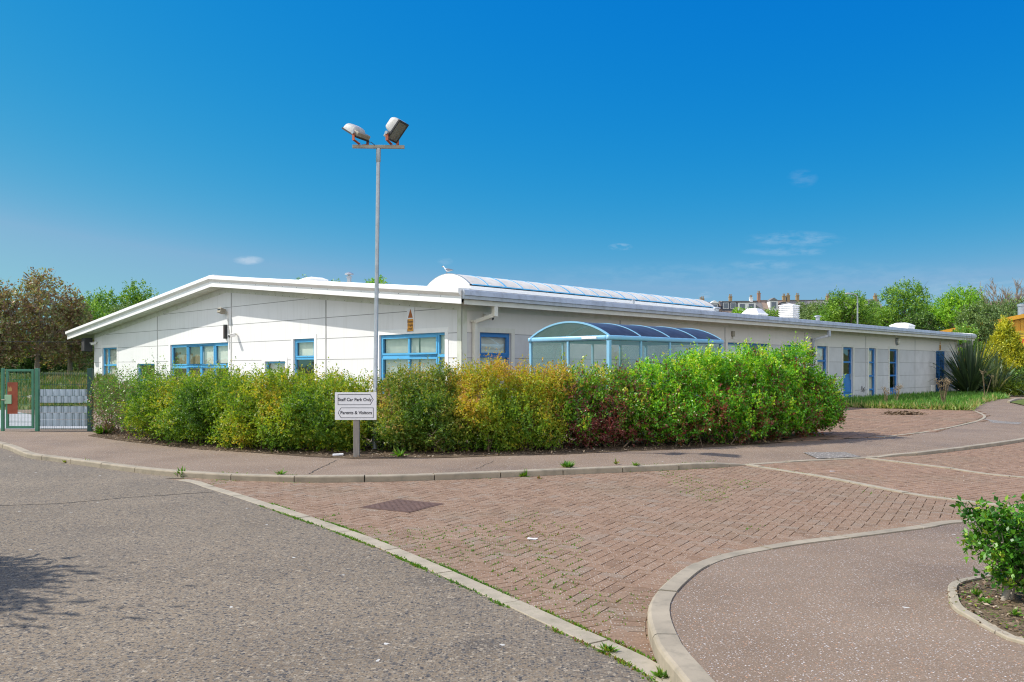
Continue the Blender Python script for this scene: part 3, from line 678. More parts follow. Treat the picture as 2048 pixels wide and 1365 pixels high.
# ------------------------------------------------------------------ the building
TH = .7858; U = (math.cos(TH), math.sin(TH)); VV = (-U[1], U[0]); CX, CY = -1.1964, 20.0
def loc2w(x, y): return (CX + U[0]*x + VV[0]*y, CY + U[1]*x + VV[1]*y)
def tR(px):
    k = (px-1024)/F; return (k*CY-CX)/(U[0]-k*U[1])
def sL(px):
    k = (px-1024)/F; return (k*CY-CX)/(VV[0]-k*VV[1])
BL = empty('school_building', (CX, CY, 0), TH, 'long low white panelled school building with shallow pitched roof and blue windows', 'building')
LEN, WID, RIDGE, OVX, OVY, OVL = 35.6, 24.6, 11.96, .577, .624, 26.34
MS, ZR = .0994, 4.21
zb = lambda y: ZR - MS*abs(y-RIDGE)
ZT = 2.364
GH = [(21.89,23.58,.35,ZT),(17.95,19.68,.5,1.66),(11.85,16.51,.3,ZT),(8.12,9.38,.5,1.70),(6.48,7.65,.5,ZT),(.61,3.29,.5,ZT)]
RH = [(.58,1.66,.5,ZT),(12.05,14.9,.9,ZT),(16.0,17.3,.9,ZT),(18.8,19.74,.5,ZT),(21.21,22.2,.12,ZT),(23.85,24.64,.12,ZT),(26.19,27.21,.12,ZT),(32.28,33.63,.12,ZT)]
gP = lambda a, d, z: (d, a, z)
rP = lambda a, d, z: (a, d, z)
def wall(mb, P, L, top, holes, depth=.14, brk=()):
    xs = sorted(set([0, L] + list(brk) + [h[0] for h in holes] + [h[1] for h in holes]))
    for a, b in zip(xs, xs[1:]):
        hs = sorted([h for h in holes if h[0] <= a+1e-6 and h[1] >= b-1e-6], key=lambda h: h[2])
        z = -.05
        for h in hs:
            mb.add([P(a,0,z),P(b,0,z),P(b,0,h[2]),P(a,0,h[2])], [(0,1,2,3)]); z = h[3]
        mb.add([P(a,0,z),P(b,0,z),P(b,0,top(b)),P(a,0,top(a))], [(0,1,2,3)])
    for a, b, z0, z1 in holes:
        for q in ([P(a,0,z0),P(a,depth,z0),P(a,depth,z1),P(a,0,z1)],[P(b,0,z0),P(b,depth,z0),P(b,depth,z1),P(b,0,z1)],
                  [P(a,0,z1),P(a,depth,z1),P(b,depth,z1),P(b,0,z1)],[P(a,0,z0),P(a,depth,z0),P(b,depth,z0),P(b,0,z0)]):
            mb.add(q, [(0,1,2,3)])
mb = MB(); wtop = lambda y: zb(y)+.05
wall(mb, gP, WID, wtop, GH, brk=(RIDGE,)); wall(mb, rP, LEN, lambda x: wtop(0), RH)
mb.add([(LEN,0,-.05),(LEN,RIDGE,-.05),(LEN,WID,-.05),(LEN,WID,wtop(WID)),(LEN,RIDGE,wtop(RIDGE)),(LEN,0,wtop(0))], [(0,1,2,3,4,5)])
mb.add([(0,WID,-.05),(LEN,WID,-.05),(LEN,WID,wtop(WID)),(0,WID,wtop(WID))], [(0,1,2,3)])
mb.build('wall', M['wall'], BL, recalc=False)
mb = MB()                                                     # plain rooms behind the glass
mb.add([(4.2,.3,-.04),(4.2,WID-.3,-.04),(4.2,WID-.3,2.9),(4.2,.3,2.9)], [(0,1,2,3)]); mb.add([(4.3,3.6,-.04),(LEN-.3,3.6,-.04),(LEN-.3,3.6,2.9),(4.3,3.6,2.9)], [(0,1,2,3)])
mb.add([(.2,.2,.1),(LEN-.2,.2,.1),(LEN-.2,WID-.2,.1),(.2,WID-.2,.1)], [(0,1,2,3)])
mb.build('interior_partition', M['interior'], BL, recalc=False)
# panel joints
def joints(mb, P, L, top, holes, zs, vs, w, pr, wv=None):
    for z in zs:
        cuts = []; 
        for h in holes:
            if h[2]-.14 < z < h[3]+.14: cuts.append((h[0]-.13, h[1]+.13))
        a = 0.0
        xs = [i*.1 for i in range(int(L*10)+1)] + [L]; run = None
        for x in xs:
            ok = top(x) > z+.05 and not any(c0 < x < c1 for c0, c1 in cuts)
            if ok and run is None: run = x
            if (not ok or x == L) and run is not None:
                if x-run > .15: mb.add(*seg(P, run, x, z-w/2, z+w/2, pr))
                run = None
def seg(P, a, b, z0, z1, pr):
    vs = [P(a,-pr,z0),P(b,-pr,z0),P(b,-pr,z1),P(a,-pr,z1),P(a,.01,z0),P(b,.01,z0),P(b,.01,z1),P(a,.01,z1)]
    return vs, [(0,1,2,3),(0,1,5,4),(2,3,7,6),(1,2,6,5),(0,3,7,4)]
ZJ = [.54,1.14,1.74,2.34,2.94,3.54]
mb = MB(); joints(mb, gP, WID, zb, GH, ZJ, [], .016, .0015); mb.build('panel_joint', M['joint'], BL, recalc=False); mb = MB(); joints(mb, rP, LEN, lambda x: 2.9, RH, ZJ[:4], [], .016, .0015)
mb.build('panel_joint', M['joint'], BL, recalc=False)
for y in (5.87,11.63,17.71): MB().add(*seg(gP, y-.032, y+.032, .1, zb(y), .006)).build('cover_strip', M['strip'], BL, recalc=False)
for x in (6.12,11.88,17.72,23.52,29.37): MB().add(*seg(rP, x-.025, x+.025, .1, zb(0), .006)).build('cover_strip', M['strip'], BL, recalc=False)
mb = MB()                                                     # corner flashing and riveted head flashing under the soffit
mb.add(*seg(gP, -.008, .16, .1, zb(0)-.05, .008)); mb.add(*seg(rP, -.008, .16, .1, zb(0)-.05, .008))
n = 40
for i in range(n):
    a, b = WID*i/n, WID*(i+1)/n
    for s0, s1 in ([(a,b)] if not a < RIDGE < b else [(a,RIDGE),(RIDGE,b)]):
        mb.add([gP(s0,-.01,zb(s0)-.16),gP(s1,-.01,zb(s1)-.16),gP(s1,-.01,zb(s1)+.02),gP(s0,-.01,zb(s0)+.02)], [(0,1,2,3)])
mb.add([rP(.17,-.01,zb(0)-.15),rP(LEN,-.01,zb(0)-.15),rP(LEN,-.01,zb(0)+.02),rP(.17,-.01,zb(0)+.02)], [(0,1,2,3)])
hf = mb.build('head_flashing', M['soffit'], BL, recalc=False)
rv = MB().lathe([(.011,-.001),(.010,.003),(.004,.006)], 8).build('rivet', M['dark'], hf)
rv.rotation_euler = (0, -math.pi/2, 0)
def rivets(par, x, ys, zf):
    for i, y in enumerate(ys):
        c = rv if (par is hf and i == 0) else rv.copy()
        if c is not rv: COL.objects.link(c); c.parent = par
        c.location = (x, y, zf(y))
rivets(hf, -.010, [.3+i*.42 for i in range(57)], lambda y: zb(y)-.129)
# roof, soffit, fascia, eaves
XE = LEN + .75
mb = MB(); T = .345
for y0, y1 in ((-OVY+.02, RIDGE), (RIDGE, OVL-.02)):
    mb.add([(-OVX+.02,y0,zb(y0)+T),(XE,y0,zb(y0)+T),(XE,y1,zb(y1)+T),(-OVX+.02,y1,zb(y1)+T)], [(0,1,2,3)])
for x in [i*.5 for i in range(int(XE*2))]:
    for y0, y1 in ((-OVY+.05, RIDGE-.1), (RIDGE+.1, OVL-.05)):
        if x % 1.0 == 0: mb.bar((x,max(y0,.6),zb(max(y0,.6))+T+.008),(x,y1,zb(y1)+T+.008), .05, .02)
mb.bar((-OVX,RIDGE,ZR+T+.01),(XE,RIDGE,ZR+T+.01), .4, .05)
mb.build('roof', M['roof'], BL, recalc=False)
mb = MB()
for y0, y1 in ((-OVY+.02, RIDGE), (RIDGE, OVL-.02)):
    mb.add([(-OVX+.01,y0,zb(y0)+.03),(XE,y0,zb(y0)+.03),(XE,y1,zb(y1)+.03),(-OVX+.01,y1,zb(y1)+.03)], [(0,1,2,3)])
for i in range(1, 4):                                          # the soffit boards run with the roof edge
    x = -OVX + i*OVX/4
    for y0, y1 in ((-OVY+.02, RIDGE), (RIDGE, OVL-.02)): mb.bar((x,y0,zb(y0)+.027),(x,y1,zb(y1)+.027), .02, .008)
mb.build('soffit', M['soffit'], BL, recalc=False)
prof = [(.0,.0),(.0,.17),(.085,.25),(.085,.35),(.06,.365),(-.3,.372),(-.3,.345),(-.02,.30),(-.02,0)]
rings = [[(-OVX-o, y, zb(y)+z) for o, z in prof] for y in (-OVY, RIDGE, OVL)]
fa = MB().loft(rings).build('fascia', M['fascia'], BL, smooth=20)
rivets(fa, -OVX, [.1+i*.8 for i in range(33)], lambda y: zb(y)+.148)
pe = [(.08,.115),(.085,.19),(.115,.20),(.085,.315),(.05,.33),(-.3,.362),(-.3,.345),(.02,.29),(.02,.115)]
z0 = zb(-OVY)
ev = MB()
for a, b in ((-OVX+.02, 5.95),(5.956,12.0),(12.006,18.0),(18.006,24),(24.006,30),(30.006,XE)):
    ev.loft([[(x, -OVY-o, z0+z) for o, z in pe] for x in (a, b)])
ev.build('eave_trim', M['eave_metal'], BL, smooth=15)
ge = [(.0,-.005),(.0,.105),(.012,.11),(-.02,.112),(-.02,-.005)]
gu = MB(); gu.loft([[(x, -OVY-o, z0+z) for o, z in ge] for x in (-OVX+.1, XE)]); gu.build('gutter', M['cream'], BL)
mb = MB(); mb.box(XE-.02, XE, -OVY+.03, OVL-.03, zb(-OVY)-.3, zb(-OVY)-.29)
mb = MB()
rings = [[(XE+o, y, zb(y)+z) for o, z in prof] for y in (-OVY, RIDGE, OVL)]; MB().loft(rings).build('fascia', M['fascia'], BL, smooth=20)
# downpipes with swan necks
def downpipe(x, xo, m):
    mb = MB(); yo = -OVY+.06
    mb.box(xo-.06, xo+.06, yo-.055, yo+.055, z0-.24, z0+.02)
    mb.bar((xo,yo,z0-.20),(x,-.07,z0-.36), .10, .09)
    mb.bar((x,-.07,z0-.31),(x,-.07,.1), .10, .095, up=(1,0,0))
    mb.box(x-.09, x+.09, -.13, -.004, z0-.36, z0-.31)
    for z in (.7, 1.6): mb.box(x-.075, x+.075, -.126, -.004, z, z+.04)
    mb.build('downpipe', m, BL, bevel=.008)
downpipe(.36, .55, M['cream']); downpipe(18.3, 18.62, M['eave_metal'])
mb = MB(); mb.box(36.0, 36.1, -OVY, -OVY+.11, z0-.24, z0+.02); mb.bar((36.05,-OVY+.06,z0-.2),(35.75,.3,z0-.36), .10, .09); mb.bar((35.75,.3,z0-.31),(35.75,.3,.1), .1, .095, up=(1,0,0)); mb.build('downpipe', M['cream'], BL, bevel=.008)
# windows
def window(P, a0, a1, z0, z1, cols=(), rows=(), solid=(), blind=None, name='window', dep=.05, fw=.06, m='blue', sash=(), sur=True):
    fr = MB(); t = .06
    def bx(a, b, za, zc, d0=dep, d1=dep+t):
        vs = [P(a,d0,za),P(b,d0,za),P(b,d0,zc),P(a,d0,zc),P(a,d1,za),P(b,d1,za),P(b,d1,zc),P(a,d1,zc)]
        fr.add(vs, [(0,1,2,3),(4,5,6,7),(0,1,5,4),(1,2,6,5),(2,3,7,6),(3,0,4,7)])
    bx(a0, a0+fw, z0, z1); bx(a1-fw, a1, z0, z1); bx(a0+fw, a1-fw, z1-fw, z1); bx(a0+fw, a1-fw, z0, z0+fw)
    ca = [a0+fw] + [c for c in cols] + [a1-fw]
    for c in cols: bx(c-fw/2, c+fw/2, z0+fw, z1-fw, dep+.001)
    za = [z0+fw] + list(rows) + [z1-fw]
    for i in range(len(ca)-1):
        l = ca[i] + (fw/2 if i else 0); r = ca[i+1] - (fw/2 if i < len(ca)-2 else 0)
        for z in rows: bx(l, r, z-.035, z+.035, dep+.002)
        for j in range(len(za)-1):
            b = za[j] + (.035 if j else 0); t_ = za[j+1] - (.035 if j < len(za)-2 else 0)
            if j in solid: bx(l, r, b, t_, dep+.02, dep+.05)
            elif sash == 'all' or (i, j) in sash:
                s = .045
                bx(l, l+s, b, t_, dep-.012, dep+.04); bx(r-s, r, b, t_, dep-.012, dep+.04); bx(l+s, r-s, t_-s, t_, dep-.012, dep+.04); bx(l+s, r-s, b, b+s, dep-.012, dep+.04)
    w = fr.build(name, M[m], BL)
    pn = MB(); zl = max([za[k+1] for k in solid], default=z0+.02)
    pn.add([P(a0+.02,dep+.035,zl),P(a1-.02,dep+.035,zl),P(a1-.02,dep+.035,z1-.02),P(a0+.02,dep+.035,z1-.02)], [(0,1,2,3)])
    pn.build('pane', M['glass'], w, recalc=False)
    if sur:
        sm = MB(); W = .12
        for q in ((a0-W,a0,z0,z1+W),(a1,a1+W,z0,z1+W),(a0,a1,z1,z1+W)): sm.add(*seg(P, q[0], q[1], q[2], q[3], .012))
        sm.build('surround', M['fascia'] if P is gP else M['cream'], w, recalc=False)
    if blind:
        bm_ = MB()
        if blind == 'vertical':
            for b0, b1 in ((a0+.1, (a0+a1)/2-.22), ((a0+a1)/2-.12, a1-.1)):
                k = int((b1-b0)/.085)
                for i in range(k):
                    c = b0+(i+.5)*(b1-b0)/k; q = .042
                    bm_.add([P(c-q,dep+.11+.018,z0),P(c+q,dep+.11-.018,z0),P(c+q,dep+.11-.018,z1-.06),P(c-q,dep+.11+.018,z1-.06)], [(0,1,2,3)])
        else:
            for i, (f0, f1, zz) in enumerate(blind):
                bm_.add([P(f0,dep+.1,zz),P(f1,dep+.1,zz),P(f1,dep+.1,z1-.03),P(f0,dep+.1,z1-.03)], [(0,1,2,3)])
        bm_.build('blind', M['blind'], w, recalc=False)
    return w
y = sL
window(gP, *GH[0], cols=(y(214.5),), rows=(1.62,), blind=[(21.95,23.5,.9)])
window(gP, *GH[1], rows=(1.0,))
window(gP, *GH[2], cols=(y(373),y(400),y(427)), rows=(1.56,), sash='all', blind=[(11.95,12.95,1.66),(13.05,14.1,.5)])
tan = paint('tan_curtain', (.30, .25, .15, 1), .9, 0, .2, 6); w2_ = [c for c in BL.children if c.name.startswith('window')][-1]
MB().add([gP(14.2,.2,.4),gP(16.45,.2,.4),gP(16.45,.2,2.33),gP(14.2,.2,2.33)], [(0,1,2,3)]).build('curtain', tan, w2_, recalc=False)
window(gP, *GH[3], rows=(1.0,), blind=[(8.2,9.3,.8)])
window(gP, *GH[4], rows=(1.78,), sash=((0,1),), blind=[(6.5,7.6,1.86)])
window(gP, *GH[5], cols=(y(814.5),y(873.5)), rows=(1.80,), sash=((2,0),(2,1)), blind='vertical')
window(rP, *RH[0], rows=(1.79,), sash=((0,1),), m='blue_shaded', dep=.07, blind=[(.62,1.62,.55)])
window(rP, *RH[1], cols=(13.45,), rows=(1.8,), m='blue_shaded', dep=.07, blind=[(12.1,13.4,1.0)])
window(rP, *RH[2], rows=(1.8,), m='blue_shaded', dep=.07)
window(rP, *RH[3], rows=(1.78,), m='blue_shaded', dep=.07, fw=.08, blind=[(18.85,19.7,1.3)])  # half-drawn blind added to lighten the dark pane, standing in for mirrored trees
d = window(rP, *RH[4], rows=(.5,1.20,1.74), solid=(0,1), m='blue_shaded', name='door', dep=.07, fw=.09)
h_ = MB(); h_.box(22.02, 22.05, .03, .06, 1.0, 1.25); h_.build('handle', M['galv'], d)
window(rP, *RH[5], rows=(.54,1.14,1.74), m='blue_shaded', dep=.07, fw=.09, blind=[(23.9,24.6,.2)])  # blind added to brighten the pane in place of its reflections
window(rP, *RH[6], rows=(.54,1.14,1.74), solid=(0,), m='blue_shaded', dep=.07, fw=.09)
ld = MB(); a0, a1, zz0, zz1 = RH[7]
for q in ((a0,a0+.06,zz0,zz1),(a1-.06,a1,zz0,zz1),((a0+a1)/2-.04,(a0+a1)/2+.04,zz0,zz1)): ld.box(q[0], q[1], .04, .11, q[2], q[3])
ld.box(a0+.06, a1-.06, .041, .11, zz1-.07, zz1); ld.box(a0+.06, a1-.06, .09, .12, zz0, zz1-.07)
zz = zz0+.05
while zz < zz1-.12:
    ld.obox(((a0+a1)/2, .07, zz), ((a1-a0)/2-.07,0,0), (0,.022,-.018), (0,.004,.006)); zz += .075
ld.build('louvre_door', M['blue_shaded'], BL)
# barrel rooflight along the ridge
X0, X1, HW, ZB, RISE = 9.8, 28.5, 1.44, 4.93, .53
RAD = (HW*HW+RISE*RISE)/(2*RISE); A0 = math.asin(HW/RAD)
def arc(x, extra=0.0, n=20):
    return [(x, RIDGE+(RAD+extra)*math.sin(a), ZB+RISE-RAD+(RAD+extra)*math.cos(a)) for a in [-A0+2*A0*i/n for i in range(n+1)]]
SK = MB(); SK.loft([arc(x) for x in [X0+(X1-X0)*i/36 for i in range(37)]], closed=False, cap=False)
sk = SK.build('barrel_rooflight', M['skylight'], BL, smooth=40, recalc=False)
mb = MB()
for x in (X0-.03, X1+.03):
    p = arc(x, -.02) + [(x, RIDGE+HW, 4.3), (x, RIDGE-HW, 4.3)]; mb.add(p, [tuple(range(len(p)))])
for s in (-1, 1): mb.box(X0-.025, X1+.025, RIDGE+s*(HW+.01)-.02, RIDGE+s*(HW+.01)+.02, 4.3, ZB-.07)
mb.build('upstand', M['fascia'], sk, recalc=False)
for k in range(19):
    x = X0 + k*(X1-X0)/18; w_ = .05 if k % 4 == 2 else .028
    a, b = arc(x-w_, .012), arc(x+w_, .012); c, e = arc(x+w_, -.02), arc(x-w_, -.02)
    mb = MB(); mb.loft([[p, q, r_, s_] for p, q, r_, s_ in zip(a, b, c, e)])
    mb.build('glazing_bar', M['blue' if 0 < k < 18 else 'galv'], sk)
mb = MB()
for s in (-1, 1): mb.box(X0+.1, X1, RIDGE+s*(HW+.012)-.04, RIDGE+s*(HW+.012)+.04, ZB-.03, ZB+.012)
mb.build('sill_bar', M['blue'], sk)
# things fixed to the roof
def on_roof(x, y): return zb(y)+.345
def dome(x, y, w, l, h, name='rooflight'):
    z = on_roof(x, y); mb = MB()
    mb.box(x-w, x+w, y-l, y+l, z-.15, z+.12)
    mb.loft([[(x-w*a, y-l*a, z+b), (x+w*a, y-l*a, z+b), (x+w*a, y+l*a, z+b), (x-w*a, y+l*a, z+b)] for a, b in ((1.06,.125),(1.06,.17),(.95,.2),(.55,h),(.5,h+.01))])
    mb.build(name, M['fascia'], BL)
dome(22.9, 5.0, .45, .45, .42); dome(31.3, 1.3, .45, .45, .29)
z = on_roof(4, 13.0); mb = MB(); mb.box(3.65, 4.35, 12.65, 13.35, z-.2, z+.34); mb.loft([[(4-a,13-a,z+b),(4+a,13-a,z+b),(4+a,13+a,z+b),(4-a,13+a,z+b)] for a, b in ((.4,.342),(.4,.4),(.24,.48),(.22,.485))]); mb.build('rooflight', M['fascia'], BL)
def cowl(x, y, r, h, m='galv'):
    z = on_roof(x, y); MB().lathe([(r,-.2),(r,h*.62),(r*1.25,h*.63),(r*1.25,h*.72),(r*.6,h*.73),(r*.6,h*.8),(r*2.0,h*.82),(r*1.9,h*.9),(r*.3,h)], 16, (x,y,z)).build('vent_cowl', M[m], BL, smooth=35)
cowl(5.0, 12.1, .085, .62); cowl(29.6, 5.0, .10, .42); cowl(20.4, 5.5, .10, .36); cowl(14.0, 5.4, .04, .36)
cx_, cy_ = 26.4, 5.0; z = on_roof(0, cy_); mb = MB(); VS = .64; mb.box(cx_-.5*VS, cx_+.5*VS, cy_-.5*VS, cy_+.5*VS, z-.2, z+.72)
lv = mb.build('louvred_vent', M['fascia'], BL); mb = MB()
for i in range(7):
    zz = z+.08+i*.092
    for a in (1,): mb.loft([[(cx_-o*VS,cy_-o*VS,zz+h),(cx_+o*VS,cy_-o*VS,zz+h),(cx_+o*VS,cy_+o*VS,zz+h),(cx_-o*VS,cy_+o*VS,zz+h)] for o, h in ((.51,.06),(.60,0),(.60,-.010),(.51,.048))])
mb.loft([[(cx_-o*VS,cy_-o*VS,z+.72+h),(cx_+o*VS,cy_-o*VS,z+.72+h),(cx_+o*VS,cy_+o*VS,z+.72+h),(cx_-o*VS,cy_+o*VS,z+.72+h)] for o, h in ((.6,.002),(.6,.05),(.05,.14))])
mb.build('louvre', M['fascia'], lv)
mb = MB(); mb.box(31.55, 32.05, -.02, .01, .14, .62); mb.build('meter_hatch', M['fascia'], BL, bevel=.006)
# marks of a pen on one panel (scribble)
mb = MB(); q = random.Random(4); px_ = [(23.0+.42*(i/13)+.06*math.sin(i*2.3), -.006, .56+.17*math.sin(i*1.9)*(1-.03*i)) for i in range(14)]
mb.tube(px_, .008, 4); mb.build('graffiti', M['ink'], BL, recalc=False)
# hung on the walls: things of their own
def on_gable(y, z): return loc2w(0, y) + (z,)
def on_side(x, z): return loc2w(x, 0) + (z,)
def bl_thing(name, x, y, z, label, cat, group=None): return empty(name, (*loc2w(x, y), z), TH, label, cat, group)
ds = bl_thing('warning_sign', 0, 1.95, 2.72, 'white and orange fragile roof warning sign above the large corner window', 'warning sign')
MB().box(-.012, -.002, -.15, .15, -.31, .31).build('sign_board', M['sign'], ds, bevel=.003)
MB().add([(-.014,-.15+.03,-.29),(-.014,.12,-.29),(-.014,.12,.02),(-.014,-.12,.02)], [(0,1,2,3)]).build('orange_panel', M['orange'], ds, recalc=False)
MB().add([(-.014,-.1,.05),(-.014,.1,.05),(-.014,0,.28)], [(0,1,2)]).build('warning_triangle', M['brown_tri'], ds, recalc=False)
for i, wd in enumerate(('Danger', 'Fragile', 'roof')): text(wd, .085, M['ink'], ds, (-.0155, 0, -.045-.09*i), (0,-1,0), (0,0,1))
ds2 = bl_thing('warning_sign', 32.85, 0, 2.66, 'small narrow warning sign above the blue louvred door', 'warning sign')
MB().box(-.15, .15, -.012, -.002, -.28, .28).build('sign_board', M['cream'], ds2, bevel=.003)
MB().add([(-.12,-.014,-.25),(.12,-.014,-.25),(.12,-.014,.02),(-.12,-.014,.02)], [(0,1,2,3)]).build('orange_panel', M['orange'], ds2, recalc=False)
MB().add([(-.09,-.014,.05),(.09,-.014,.05),(0,-.014,.24)], [(0,1,2)]).build('warning_triangle', M['brown_tri'], ds2, recalc=False)
for i, wd in enumerate(('Danger', 'Fragile', 'roof')): text(wd, .075, M['ink'], ds2, (0, -.0155, -.04-.075*i), (1,0,0), (0,0,1))
fl = bl_thing('security_floodlight', 0, 11.95, 3.42, 'small dark security floodlight high beside the gable centre joint', 'floodlight')
mb = MB(); mb.obox((-.17,.06,0), (.09,0,-.03), (0,.12,0), (.02,0,.08)); mb.build('housing', M['galv_dull'], fl, bevel=.01)
mb = MB(); mb.obox((-.262,.06,.005), (.002,0,0), (0,.1,0), (0,0,.06)); mb.build('lens', M['dark'], fl)
mb = MB(); mb.tube([(0,0,-.05),(-.08,0,-.05),(-.1,.03,-.02)], .018, 6); mb.tube([(-.012,-.08,-.1),(-.014,-.1,-.5),(-.014,-.2,-.75),(-.014,-.18,-1.3)], .012, 5); mb.build('bracket', M['cream'], fl)
al = bl_thing('alarm_box', 0, 11.98, 2.72, 'tall narrow dark alarm box on the gable wall above the blue doors', 'alarm box')
mb = MB(); mb.box(-.1, -.002, -.055, .055, -.24, .24); mb.build('case', M['brown_tri'] if False else M['dark'], al, bevel=.01)
mb = MB(); mb.box(-.105, -.1, -.04, .04, -.2, .2); mb.build('cover', paint('alarm_cover', (.09,.07,.065,1), .6), al)
def camera_unit(name, x, y, z, label, az, par=None):
    c = bl_thing(name, x, y, z, label, 'camera')
    mb = MB(); d_ = Vector((math.cos(az), math.sin(az), -.25)).normalized()
    mb.tube([(0,0,0), tuple(d_*.12)], .03, 8); mb.build('bracket', M['cream'], c)
    mb = MB(); mb.tube([tuple(d_*.05+Vector((0,0,-.02))), tuple(d_*.26+Vector((0,0,-.02)))], .05, 10); mb.bar(tuple(d_*.04+Vector((0,0,.05))), tuple(d_*.3+Vector((0,0,.042))), .11, .012); mb.build('housing', M['fascia'], c, smooth=40)
    mb = MB(); mb.tube([tuple(d_*.262+Vector((0,0,-.02))), tuple(d_*.267+Vector((0,0,-.02)))], .045, 10); mb.build('lens', M['dark'], c)
camera_unit('security_camera', -.02, 11.25, 2.62, 'pale bullet camera with cables on the gable wall right of the alarm box', math.pi)
camera_unit('security_camera', -.02, 24.2, 2.62, 'white bullet camera at the far left corner of the gable under the eaves', math.pi*.95)
camera_unit('security_camera', .7, -.02, 2.78, 'small camera tucked under the eaves behind the corner downpipe', -math.pi*.4)
lb = bl_thing('loudspeaker', 0, 24.75, 2.55, 'black box loudspeaker hanging at the far left corner of the gable', 'loudspeaker')
mb = MB(); mb.obox((-.25,0,-.03), (.17,0,0), (0,.2,0), (0,0,.3)); mb.build('cabinet', M['dark'], lb, bevel=.02)
mb = MB(); mb.tube([(-.1,0,0),(0,-.2,.02)], .03, 6); mb.obox((-.424,0,-.03), (.003,0,0), (0,.17,0), (0,0,.27)); mb.build('grille', paint('grille', (.04,.04,.042,1), .8), lb)
wl = bl_thing('wall_lamp', 27.0, 0, 2.72, 'round pale bulkhead lamp on the side wall between two narrow blue windows', 'wall lamp')
mb = MB(); mb.loft([[(r*math.cos(t)*.13, -d_, r*math.sin(t)*.17) for t in [2*math.pi*i/20 for i in range(20)]] for r, d_ in ((1,.002),(1,.08),(.9,.10))]); mb.build('base', M['galv'], wl, smooth=40)
mb = MB(); mb.loft([[(r*math.cos(t)*.11, -d_, r*math.sin(t)*.15) for t in [2*math.pi*i/20 for i in range(20)]] for r, d_ in ((1,.1),(.9,.14),(.6,.165),(.1,.175))]); mb.build('diffuser', M['cream'], wl, smooth=60)
sb = bl_thing('sounder_box', 12.35, 0, 2.66, 'tiny brown grey box on the side wall just above the bright hedge', 'sensor')
mb = MB(); mb.box(-.07, .07, -.07, -.002, -.09, .09); mb.build('case', M['galv_dull'], sb, bevel=.01)
mb = MB(); mb.lathe([(.05,-.16),(.045,-.12),(.02,-.091)], 10, (0,-.035,0)); mb.build('sensor_head', M['cream'], sb)
lw = bl_thing('corner_lamp', 35.5, -.02, 2.72, 'round grey lamp at the far end of the side wall by the spiky plant', 'wall lamp')
mb = MB(); mb.tube([(0,0,0),(-.05,-.3,.02)], .03, 6); mb.build('arm', M['galv_dull'], lw)
mb = MB(); mb.lathe([(.05,.12),(.16,.08),(.2,-.05),(.17,-.14),(.05,-.17)], 14, (-.06,-.38,0)); mb.build('lamp_head', M['galv_dull'], lw, smooth=50)
# gull on the end of the barrel rooflight
gx, gy = loc2w(X0+.05, RIDGE+.05); gz = ZB+RISE+.012
gull = empty('gull', (gx, gy, gz), 0, 'white gull with grey wings standing on the end of the barrel rooflight', 'bird')
def ring(cx, cz, ry, rz, tilt, n=12): return [(cx + math.sin(tilt)*rz*math.sin(t), ry*math.cos(t), cz + math.cos(tilt)*rz*math.sin(t)) for t in [2*math.pi*i/n for i in range(n)]]
MB().loft([ring(.21,.135,.012,.008,0),ring(.13,.145,.045,.035,-.1),ring(.05,.15,.075,.062,-.15),(ring(-.04,.155,.082,.072,-.2)),ring(-.10,.175,.066,.068,-.6),ring(-.115,.225,.043,.045,-1.0),ring(-.118,.262,.036,.036,-1.2),ring(-.125,.29,.04,.036,-.9),ring(-.145,.302,.036,.034,-.3),ring(-.172,.298,.018,.018,0),ring(-.18,.297,.01,.01,0)]).build('body', M['fascia'], gull, smooth=80)
MB().loft([ring(-.176,.296,.011,.012,0),ring(-.205,.292,.007,.010,0),ring(-.222,.285,.002,.003,0)]).build('beak', M['orange'], gull, smooth=60)
gw = paint('gull_grey', (.22,.24,.28,1), .7)
for s in (-1, 1):
    MB().loft([[(x, s*(yy+o), z+dz) for o, dz in ((0,h),(.012,h*.4),(.012,-h*.4),(0,-h),(-.02,0))] for x, yy, z, h in ((-.07,.066,.175,.02),(0,.082,.165,.05),(.09,.068,.16,.045),(.19,.03,.155,.022),(.27,.008,.155,.006))]).build('wing', gw, gull, smooth=60)
    MB().tube([(-.02,s*.03,.10),(-.02,s*.03,.01)], .006, 6).add([(-.055,s*.03-.02,.003),(-.055,s*.03+.02,.003),(0,s*.03,.004),(-.02,s*.03,.012)], [(0,1,2),(0,3,1),(1,3,2),(2,3,0)]).build('leg', M['rust'], gull, recalc=False)
